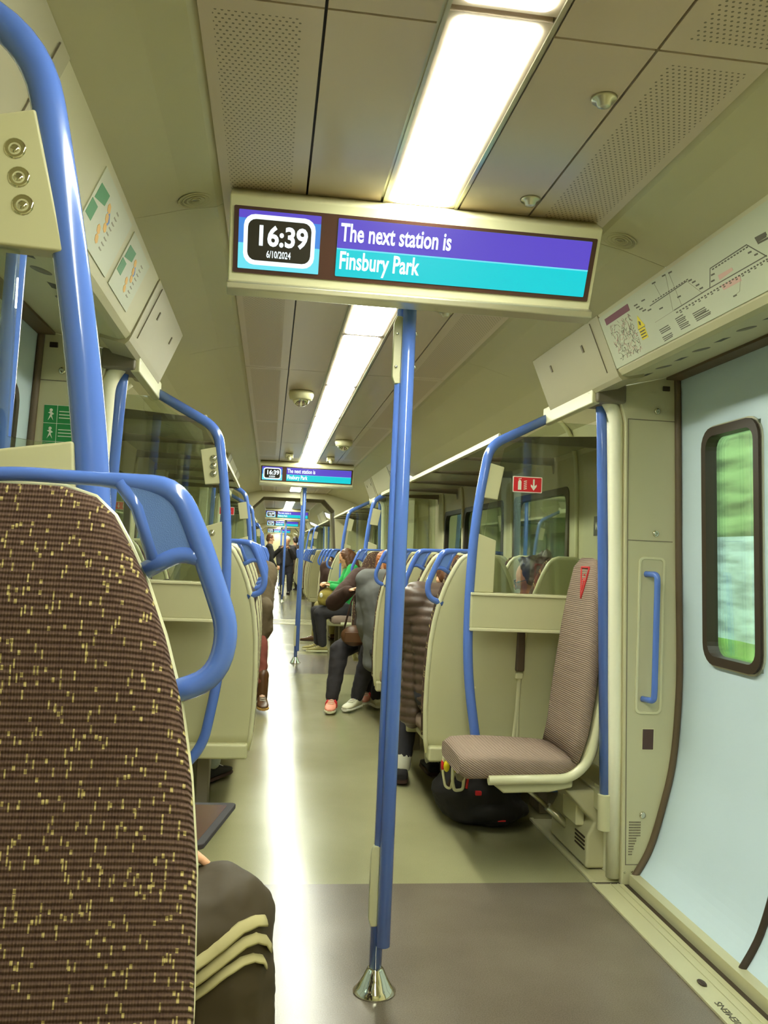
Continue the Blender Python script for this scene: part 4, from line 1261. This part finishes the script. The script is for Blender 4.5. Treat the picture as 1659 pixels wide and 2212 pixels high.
def person(label, P_, top, legs, hairm, skin=SKIN, vox=.011, fold=.006, quilt=0, hair='short', coat=None, grp=None, shoes=None, name='person', hands=True, hcurl=.8, glasses=False):
    pel, che, nek, hea = [Vector(P_[k]) for k in ('pelvis', 'chest', 'neck', 'head')]; fc = Vector(P_['face']).normalized()
    o = thing(name, label, 'person', (pel.x, pel.y, 0), 0, grp)
    up = (nek - che).normalized(); rt = Vector(P_['right']).normalized(); sw = P_.get('sw', .185)
    sh = [che + up * .11 + rt * sw * s for s in (1, -1)]
    hip = [pel + rt * .09 * s for s in (1, -1)]
    rtf = fc.cross(Vector((0, 0, 1))).normalized(); hu = rtf.cross(fc).normalized(); HM = Matrix((rtf, fc, hu)).transposed()
    b = MB()
    H = lambda x, y, z: hea + HM @ Vector((x, y, z))
    b.sph(hea + hu * .02, (.074, .092, .098), 12, 0, HM); b.sph(H(0, .022, -.05), (.052, .062, .062), 10, 0, HM)
    b.cap(H(0, .088, .012), H(0, .108, -.022), .010, .014, 8); b.sph(H(0, .084, -.058), (.024, .012, .010), 6, 0, HM)
    b.sph(H(0, .074, -.092), (.024, .022, .02), 6, 0, HM)
    for s in (-1, 1): b.sph(H(s * .077, -.004, -.008), (.010, .02, .03), 6, 0, HM)
    b.cap(nek - up * .05, hea - hu * .05, .056, .052)
    tor = [(pel, .125), (pel.lerp(che, .5), .118), (che, .13), (nek - up * .06, .075)]
    for (a, ra), (c, rb) in zip(tor[:-1], tor[1:]):
        for t in (-.055, 0, .055): b.cap(a + rt * t, c + rt * t, ra * .82, rb * .82)
    arms = []
    for i, s in enumerate(('R', 'L')):
        e, w_ = Vector(P_['elb' + s]), Vector(P_['hand' + s]); arms.append((sh[i], e, w_))
        limb(b, [sh[i], e, w_], [.052, .040, .027])
        if hands: hand(b, w_, P_.get('hd' + s, (w_ - e)), P_.get('hu' + s, (0, 0, 1)), 1, hcurl)
    lg = []
    for i, s in enumerate(('R', 'L')):
        k, a = Vector(P_['knee' + s]), Vector(P_['ank' + s]); lg.append((hip[i], k, a)); limb(b, [hip[i], k, a], [.085, .058, .038])
        t = Vector(P_['toe' + s]).normalized(); b.cap(a, a + t * .09 - Vector((0, 0, .055)), .03, .022)
    remesh(b, 'body', skin, o, min(vox, .009) if hands else vox)
    # trousers
    t_ = MB()
    for (h, k, a) in lg:
        limb(t_, [h, k, a + (k - a).normalized() * P_.get('hem', .02)], P_.get('lr', [.102, .080, .056]))
    t_.cap(hip[0], hip[1], .115, .115)
    tr = remesh(t_, 'trousers', legs, o, vox, fold, 12)
    # top
    j = MB(); g = P_.get('bulk', .014)
    for (a, ra), (c, rb) in zip(tor[:-1], tor[1:]):
        for t in (-.06, 0, .06): j.cap(a + rt * t, c + rt * t, ra * .85 + g, rb * .85 + g)
    for (a, e, w_) in arms: limb(j, [a, e, e.lerp(w_, .93)], [.060 + g, .048 + g, .036 + g * .7])
    j.cap(sh[0], sh[1], .062 + g, .062 + g)
    for c in (coat or []): j.cap(*c)
    remesh(j, 'jacket' if g > .02 else 'top', top, o, vox, fold * 1.2, 8, quilt)
    # eyes
    e_ = MB()
    for s in (-1, 1): e_.sph(H(s * .03, .078, .008), (.012, .008, .007), 6, 0, HM)
    q = e_.build('eyes', M['black'], o); q.matrix_parent_inverse = Matrix.Translation(o.location).inverted()
    if glasses:
        g_ = MB()
        for s in (-1, 1):
            g_.tube([H(s * .034 + .026 * math.cos(t * pi / 6), .098, .004 + .02 * math.sin(t * pi / 6)) for t in range(13)], .002, 6); g_.tube([H(s * .06, .098, .008), H(s * .08, .0, .01)], .002, 6)
        g_.tube([H(-.01, .1, .006), H(.01, .1, .006)], .002, 6); q = g_.build('glasses', M['black'], o); q.matrix_parent_inverse = Matrix.Translation(o.location).inverted()
    # hair
    if hair:
        h = MB(); h.sph(H(0, -.018, .038), (.086, .092, .094), 12, 0, HM); h.sph(H(0, -.05, -.005), (.078, .06, .08), 10, 0, HM)
        if hair == 'long':
            h.cap(H(0, -.05, 0), H(0, -.06, -.2), .085, .07); h.cap(H(.05, -.02, 0), H(.06, -.02, -.2), .045, .04); h.cap(H(-.05, -.02, 0), H(-.06, -.02, -.2), .045, .04); h.cap(H(0, -.06, -.2), H(0, -.06, -.3), .07, .04)
        if hair == 'curly':
            random.seed(4)
            for k in range(40):
                a = random.random() * 2 * pi; z = random.random(); h.sph(H(.085 * math.cos(a) * (1 - z * .4), -.03 + .07 * math.sin(a), -.03 + z * .16), .024, 5)
        remesh(h, 'hair', hairm, o, min(vox, .009), .006, 40)
    if shoes:
        for i, s in enumerate(('R', 'L')):
            sh_ = shoes if not isinstance(shoes, list) else shoes[i]
            shoe(o, P_['ank' + s], P_['toe' + s], *sh_)
    return o


C = dict(olive=cmat('olive_jersey', (60, 48, 26), .7, var=.1), cream=cmat('cream_stripe', (170, 160, 112), .8), dgrey=cmat('dark_cloth', (44, 40, 42)), brownj=cmat('brown_quilted', (88, 70, 58), .45, var=.12),
         navy=cmat('navy_denim', (52, 50, 58)), grey=cmat('grey_jersey', (98, 98, 94)), lgrey=cmat('light_grey_cloth', (150, 156, 150)), darkb=cmat('dark_brown_cloth', (58, 36, 26)),
         green=cmat('green_knit', (42, 160, 78)), khaki=cmat('khaki_jacket', (88, 74, 50)), rust=cmat('rust_cloth', (134, 70, 56)), tan=cmat('tan_cloth', (150, 138, 84)),
         oliveb=cmat('olive_canvas', (140, 122, 48)), hairb=cmat('brown_hair', (96, 58, 30), .5, bump=.5, bs=90), hairk=cmat('dark_hair', (40, 28, 20), .5), hairg=cmat('grey_hair', (190, 185, 170), .5), hairo=cmat('auburn_hair', (150, 88, 40), .5),
         pinkt=cmat('pink_trainer', (232, 150, 120), .5), whitet=cmat('white_trainer', (218, 214, 180), .5), leather=cmat('brown_leather', (90, 58, 30), .4), gum=cmat('gum_sole', (190, 150, 80), .5), coatk=cmat('black_coat', (28, 24, 24)))
PS = {}
# near left: person on the folding seat, facing across the train
A = dict(pelvis=(-.92, 1.45, .555), chest=(-.88, 1.47, .96), neck=(-.86, 1.48, 1.13), head=(-.82, 1.49, 1.27), face=(.85, .1, -.4), right=(0, -1, 0),
         elbR=(-.78, 1.30, .80), handR=(-.585, 1.54, .74), hdR=(.9, .40, -.08), elbL=(-.86, 1.80, .80), handL=(-.76, 1.93, .76), hdL=(.5, -.5, -.1),
         kneeR=(-.43, 1.55, .612), ankR=(-.38, 1.50, .12), toeR=(1, -.1, 0), kneeL=(-.56, 1.80, .52), ankL=(-.56, 1.82, .10), toeL=(1, .1, 0), lr=[.112, .102, .082])
pa = person('seated person behind the nearest seat, dark trousers with three pale stripes, tablet on lap', A, C['dgrey'], C['olive'], C['hairk'], SKIN, .009, .007, hair='short', shoes=(C['coatk'], M['white']), hcurl=.5)
mb = MB()
from mathutils.bvhtree import BVHTree


def pix_dir(px, py):
    c = Vector((px - PX, PY - py, -FPX)); return Vector((vx.dot(c), vy.dot(c), vz.dot(c))).normalized()


tro = [c for c in bpy.data.objects if c.parent == pa and c.name.startswith('trousers')][0]
bvh = BVHTree.FromPolygons([v.co.copy() for v in tro.data.vertices], [tuple(p.vertices) for p in tro.data.polygons])
for path in ([(330, 2130), (390, 2100), (440, 2068), (480, 2037), (520, 2004), (552, 1990), (582, 1988)],
             [(330, 2165), (390, 2132), (440, 2100), (485, 2066), (525, 2034), (552, 2024), (572, 2030), (588, 2056)],
             [(330, 2200), (390, 2166), (440, 2132), (485, 2098), (520, 2074), (545, 2066), (565, 2072), (575, 2092)]):
    pts = []
    for (x0, y0), (x1, y1) in zip(path[:-1], path[1:]):
        for t in (0, .34, .67):
            h = bvh.ray_cast(CAM, pix_dir(x0 + (x1 - x0) * t, y0 + (y1 - y0) * t))
            if h[0] is not None: pts.append(h[0] + h[1] * .003)
    if len(pts) > 4:
        mb = MB(); mb.tube(pts, 0, 8, 0, [(.0028, .0105)] * len(pts), flat=(-.15, -.9, .45))
        q = mb.build('leg_stripe', C['cream'], pa); q.matrix_parent_inverse = Matrix.Translation(pa.location).inverted()
# tablet
tb = thing('tablet', 'dark tablet on the lap of the person in striped trousers', 'tablet', (-.425, 1.88, .70), math.radians(-10))
mb = MB(); mb.prism(rrect(.20, .27, .012), lambda u, v, t: (u - .1, v - .135, t), 0, .010); mb.build('case', C['dgrey'], tb, bevel=.002)
mb = MB(); mb.prism(rrect(.17, .23, .006), lambda u, v, t: (u - .1, v - .135, t), .010, .0106); mb.build('screen', M['bezel'], tb)
tb.rotation_euler = (.0, -.05, math.radians(-11)); tb.location = (-.413, 1.885, .715)
# left, first row behind the screen
B = dict(pelvis=(-.66, 4.26, .56), chest=(-.68, 4.2, .92), neck=(-.68, 4.22, 1.07), head=(-.68, 4.27, 1.17), face=(0, .9, -.5), right=(1, 0, 0),
         elbR=(-.5, 4.32, .76), handR=(-.58, 4.55, .66), elbL=(-.86, 4.32, .76), handL=(-.78, 4.55, .66), kneeR=(-.62, 4.66, .53), ankR=(-.63, 4.68, .10), toeR=(.45, .9, 0), kneeL=(-.80, 4.68, .53), ankL=(-.82, 4.75, .10), toeL=(-.1, 1, 0))
person('seated person beyond the left screen, only pale grey trouser leg and dark shoe showing', shifted(B, .06), C['dgrey'], C['lgrey'], C['hairk'], SKIN2, .014, shoes=(C['coatk'], C['darkb']))
# right, first row: quilted jacket
D_ = dict(pelvis=(.60, 4.28, .57), chest=(.565, 4.30, .93), neck=(.57, 4.33, 1.07), head=(.60, 4.42, 1.15), face=(.1, .85, -.55), right=(1, 0, 0), sw=.17, bulk=.034,
          elbR=(.76, 4.5, .76), handR=(.66, 4.72, .68), elbL=(.405, 4.48, .76), handL=(.5, 4.74, .70), kneeR=(.66, 4.80, .55), ankR=(.62, 4.86, .10), toeR=(0, 1, 0), kneeL=(.45, 4.78, .52), ankL=(.415, 4.70, .10), toeL=(.1, 1, 0), hem=.07)
pd = person('seated person in brown quilted jacket, between the near right seat backs, white sock showing', shifted(D_, .07), C['brownj'], C['navy'], C['hairb'], SKIN, .010, .004, quilt=.013, coat=[((.45, 4.43, .86), (.42, 4.49, .44), .095, .075), ((.47, 4.37, 1.0), (.43, 4.47, .82), .09, .09)], shoes=(C['coatk'], C['darkb']))
for a_, b_, r1, r2 in (((.418, 4.775, .10), (.42, 4.78, .16), .049, .052), ((.62, 4.93, .1), (.62, 4.93, .14), .045, .047)):
    mb = MB(); mb.cap(a_, b_, r1, r2); q = mb.build('sock', M['white'], pd); q.matrix_parent_inverse = Matrix.Translation(pd.location).inverted()
# window seat, glasses
E_ = dict(pelvis=(1.07, 4.30, .56), chest=(1.06, 4.28, .90), neck=(1.05, 4.30, 1.05), head=(1.035, 4.36, 1.165), face=(-.9, .35, -.25), right=(1, 0, 0), sw=.15,
          elbR=(1.2, 4.4, .72), handR=(1.12, 4.62, .66), elbL=(.92, 4.4, .72), handL=(1.0, 4.62, .66), kneeR=(1.14, 4.76, .53), ankR=(1.14, 4.8, .1), toeR=(0, 1, 0), kneeL=(.98, 4.76, .53), ankL=(.98, 4.8, .1), toeL=(0, 1, 0))
person('person with curly dark hair and glasses seen through the right glass screen', shifted(E_, .08), C['darkb'], C['navy'], C['hairk'], SKIN2, .011, hair='curly', glasses=True, shoes=(C['dgrey'], C['dgrey']))
# grey jacket, fourth row right
F1 = dict(pelvis=(.60, 6.30, .56), chest=(.50, 6.36, .96), neck=(.53, 6.38, 1.10), head=(.585, 6.42, 1.19), face=(.5, .8, -.3), right=(1, 0, 0), bulk=.03, sw=.15,
          elbR=(.70, 6.5, .78), handR=(.62, 6.7, .66), elbL=(.385, 6.42, .74), handL=(.42, 6.66, .60), kneeR=(.60, 6.8, .54), ankR=(.56, 6.98, .1), toeR=(-.2, 1, 0), kneeL=(.46, 6.72, .50), ankL=(.385, 6.92, .10), toeL=(-.5, -.8, 0))
person('seated person in grey jacket leaning to the aisle, pale trainers, beside the blue pole', shifted(F1, .06), C['grey'], C['navy'], C['hairo'], SKIN, .012, .008, coat=[((.42, 6.38, .98), (.43, 6.42, .45), .085, .07)], shoes=(C['whitet'], M['white']))
F2 = dict(pelvis=(.58, 7.45, .56), chest=(.56, 7.46, .96), neck=(.57, 7.42, 1.09), head=(.63, 7.38, 1.17), face=(-.3, -.9, -.4), right=(-1, 0, 0), bulk=.022, sw=.16,
          elbR=(.18, 7.2, .84), handR=(.285, 7.02, .955), hdR=(.5, -.3, .2), elbL=(.74, 7.2, .8), handL=(.55, 7.05, .72), kneeR=(.235, 7.03, .47), ankR=(.18, 6.90, .10), toeR=(-.15, -1, 0), kneeL=(.46, 7.04, .52), ankL=(.50, 7.2, .12), toeL=(-.3, -1, 0))
person('person facing the camera in dark brown top, one arm in the aisle, pink trainers', F2, C['darkb'], C['dgrey'], C['hairo'], SKIN, .011, .008, hair='long', shoes=(C['pinkt'], C['whitet'], M['red']))
hb = thing('handbag', 'brown leather handbag on the knee above the pink trainers', 'handbag', (.34, 6.93, .53))
mb = MB(); mb.sph((0, 0, .07), (.11, .045, .085), 10); mb.b2((-.08, -.046, .02), (.08, -.03, .1)); mb.build('bag_body', C['leather'], hb, bevel=.004)
mb = MB(); mb.tube(_f([(-.09, 0, .1), (-.02, .0, .42), (.16, .12, .48)], .1), .008, 8); mb.build('strap', C['darkb'], hb)
# left, facing the camera in olive jacket
C_ = dict(pelvis=(-.58, 7.45, .56), chest=(-.54, 7.42, .97), neck=(-.56, 7.4, 1.11), head=(-.62, 7.38, 1.21), face=(-.1, -.9, -.45), right=(-1, 0, 0), bulk=.034, sw=.16,
          elbR=(-.74, 7.25, .78), handR=(-.6, 7.08, .68), elbL=(-.395, 7.12, .80), handL=(-.44, 6.98, .66), kneeR=(-.56, 7.0, .54), ankR=(-.54, 6.92, .12), toeR=(0, -1, 0), kneeL=(-.42, 6.94, .52), ankL=(-.375, 6.86, .12), toeL=(.08, -1, 0), lr=[.1, .074, .046], hem=.1)
person('seated person in olive jacket with rust trousers and brown boots, facing the camera', C_, C['khaki'], C['rust'], C['hairb'], SKIN, .011, .012, coat=[((-.42, 7.16, .98), (-.39, 7.0, .62), .085, .08), ((-.40, 7.0, .8), (-.42, 6.96, .56), .08, .06)], shoes=(C['leather'], C['gum'], None, .24))
# second door area: green top
G_ = dict(pelvis=(.72, 10.84, .56), chest=(.70, 10.84, .95), neck=(.66, 10.84, 1.09), head=(.60, 10.82, 1.19), face=(-.9, .2, -.35), right=(0, 1, 0), sw=.16,
          elbR=(.55, 11.06, .82), handR=(.40, 10.92, .86), elbL=(.56, 10.62, .80), handL=(.42, 10.72, .84), kneeR=(.26, 10.95, .50), ankR=(.30, 10.97, .10), toeR=(-1, .1, 0), kneeL=(.29, 10.76, .50), ankL=(.34, 10.78, .10), toeL=(-1, -.1, 0))
person('long-haired person in green top and dark trousers on the far folding seat', G_, C['green'], C['dgrey'], C['hairb'], SKIN, .011, .006, hair='long', shoes=(C['tan'], C['whitet']))
bb = thing('shoulder_bag', 'olive canvas bag on the lap of the person in green', 'bag', (.42, 10.82, .585))
mb = MB(); mb.sph((0, 0, .11), (.15, .16, .13), 10); mb.sph((-.08, -.05, .1), (.09, .1, .09), 8); bg_ = remesh(mb, 'bag_body', C['oliveb'], None, .012, .016, 9); bg_.parent = bb
mb = MB(); mb.sph((-.13, -.13, .14), (.02, .012, .03), 6); mb.build('label_patch', M['white'], bb)
H_ = dict(pelvis=(.66, 11.85, .56), chest=(.58, 11.9, .95), neck=(.56, 11.95, 1.08), head=(.55, 12.0, 1.18), face=(-.3, .9, -.3), right=(1, 0, 0), bulk=.025, sw=.15,
          elbR=(.7, 12.0, .78), handR=(.6, 12.2, .66), elbL=(.42, 11.95, .74), handL=(.42, 12.15, .62), kneeR=(.6, 12.3, .53), ankR=(.58, 12.4, .1), toeR=(0, 1, 0), kneeL=(.36, 12.1, .5), ankL=(.31, 12.0, .1), toeL=(-1, .2, 0))
person('seated person in dark jacket and tan trousers, beyond the person in green', H_, C['darkb'], C['tan'], C['hairk'], SKIN, .014, .008, coat=[((.44, 11.9, .98), (.4, 11.98, .6), .08, .08)], shoes=(C['leather'], C['darkb']))


def standing(x, y, h, f, label, top, legs, hm, hr='short', arm=None, coat=True):
    f = Vector(f).normalized(); r = f.cross(Vector((0, 0, 1))); p = lambda a, b, z: Vector((x, y, 0)) + r * a + f * b + Vector((0, 0, z * h))
    q = dict(pelvis=p(0, 0, .53), chest=p(0, .01, .72), neck=p(0, .01, .83), head=p(0, .03, .92), face=f - Vector((0, 0, .2)), right=r, sw=.17, bulk=.026,
             elbR=p(.24, .02, .62), handR=p(.2, .16, .5), elbL=p(-.22, .1, .64), handL=p(-.12, .32, .78), kneeR=p(.1, .02, .28), ankR=p(.1, 0, .055), toeR=f, kneeL=p(-.1, .02, .28), ankL=p(-.1, 0, .055), toeL=f)
    person(label, q, top, legs, hm, SKIN, .014, .006, hair=hr, coat=[(p(.05, 0, .6), p(.07, 0, .38), .14, .13), (p(-.05, 0, .6), p(-.07, 0, .38), .14, .13)] if coat else None, shoes=(C['coatk'], C['darkb']))


standing(-.40, 22.0, 1.66, (1, .1, 0), 'standing person in long black coat, left of the aisle in the far distance', C['coatk'], C['coatk'], C['hairb'])
standing(.12, 24.5, 1.66, (-.2, -1, 0), 'standing person with pale hair and dark clothes in the distant aisle', C['dgrey'], C['navy'], C['hairg'], coat=False)
standing(.42, 27.0, 1.70, (-.4, 1, 0), 'standing person in brown coat with back turned, farthest of the standing people', C['brownj'], C['dgrey'], C['hairk'])

# luggage under the folding seat on the right
rs = thing('rucksack', 'dark rucksack on the floor under the folding seat on the right', 'bag', (.68, 4.10, 0))
mb = MB(); mb.sph((0, 0, .15), (.22, .16, .15), 10); mb.sph((.05, -.04, .08), (.2, .14, .08), 8); b_ = remesh(mb, 'bag_body', C['coatk'], None, .012, .018, 9); b_.parent = rs
mb = MB(); mb.tube(_f([(-.16, -.1, .2), (-.12, -.16, .34), (.08, -.14, .36), (.16, -.08, .2)], .1), .012, 8); mb.build('strap', C['darkb'], rs)
mb = MB(); mb.b2((-.05, -.17, .17), (-.02, -.15, .19)); mb.build('red_tab', M['red'], rs, bevel=.004)
mb = MB(); mb.b2((.06, -.17, .05), (.1, -.16, .07)); mb.build('red_tab', M['red'], rs, bevel=.004)
hk = thing('hanging_ornament', 'pale wire-framed object with yellow and red parts beside the folding seat cushion', 'ornament', (.505, 3.86, .0))
K = lambda pts: [(x * 1.0, y, z) for x, y, z in pts]
mb = MB(); mb.tube(_f([(-.045, 0, .40), (-.02, 0, .425), (.0, .0, .41), (.005, 0, .30), (-.01, .0, .22), (-.035, 0, .23), (-.05, 0, .30), (-.045, 0, .40)], .02), .006, 8)
mb.tube(_f([(-.005, -.01, .395), (.035, -.01, .375), (.05, -.01, .32), (.045, -.01, .22), (.005, -.01, .215), (-.005, -.01, .26), (-.005, -.01, .395)], .015), .0075, 8)
mb.tube([(.0, -.01, .36), (.025, -.02, .35), (.04, -.01, .30)], .006, 8); mb.build('frame', M['shellL'], hk)
mb = MB(); mb.sph((-.035, -.012, .325), (.014, .02, .026), 8); mb.sph((.012, -.005, .325), (.02, .015, .03), 8); mb.build('yellow_part', M['yellow'], hk)
mb = MB(); mb.tube([(.058, .01, .37), (.068, .01, .33), (.072, .01, .27), (.066, .01, .22)], .006, 8); mb.build('red_edge', M['red'], hk)
mb = MB(); mb.sph((-.05, .004, .325), (.008, .014, .028), 6); mb.build('red_edge', M['red'], hk)
mb = MB(); mb.lathe([(.01, -.02), (.045, -.02), (.06, 0), (.045, .02), (.01, .02)], (.035, .03, .30), 16, 0, Matrix.Rotation(1.35, 3, 'Y')); mb.build('round_body', M['grey'], hk)
mb = MB(); mb.cap((.05, .04, .26), (.10, .14, .2), .01, .014); mb.build('cord', M['black'], hk)

# ------------------------------------------------------------------ outside
for s, side in ((1, 'right'), (-1, 'left')):
    mb = MB(); nseg = 60
    prof = [(2.2, -1.2), (4.5, -1.0), (5.6, -.2), (6.45, .2)]
    rows_ = []
    for i in range(nseg + 1):
        y_ = -12 + 75. * i / nseg
        rows_.append([Vector((s * x, y_, z + (.15 * noise.noise(Vector((x, y_ * .4, s))) if k > 0 else 0))) for k, (x, z) in enumerate(prof)])
    mb.ring(rows_, caps=False, closed=False)
    tag(mb.build('bank', M['bank'], None), 'grassy lineside bank outside the %s windows' % side, None, None, 'structure')
    mb = MB(); mb.b2((s * 6.4, -12, -1.3), (s * 6.8, 63, 1.75 if s > 0 else 1.2)); tag(mb.build('wall_lineside', M['stone']), 'pale stone wall outside the %s windows' % side, None, None, 'structure')
    mb = MB(); rows_ = []
    for i in range(nseg * 3 + 1):
        y_ = -12 + 75. * i / (nseg * 3)
        rows_.append([Vector((s * (x + .35 * noise.noise(Vector((y_ * 1.1, z * 1.3, 3 * s)))), y_, z + .3 * noise.noise(Vector((y_ * .9, z, 7 * s))))) for x, z in ((6.7, 1.3), (6.8, 2.2), (7.3, 3.1), (8.2, 4.2), (9.5, 5.0), (10.5, 4.0), (10.5, 1.0))])
    mb.ring(rows_, caps=False, closed=False)
    tag(mb.build('hedge', M['hedge']), 'leafy green hedge above the lineside wall on the %s' % side, None, None, 'stuff')
mb = MB(); mb.b2((-12, -12, -1.3), (12, 63, -1.2)); tag(mb.build('ground', M['stone']), 'ballast beside the train', None, None, 'structure')
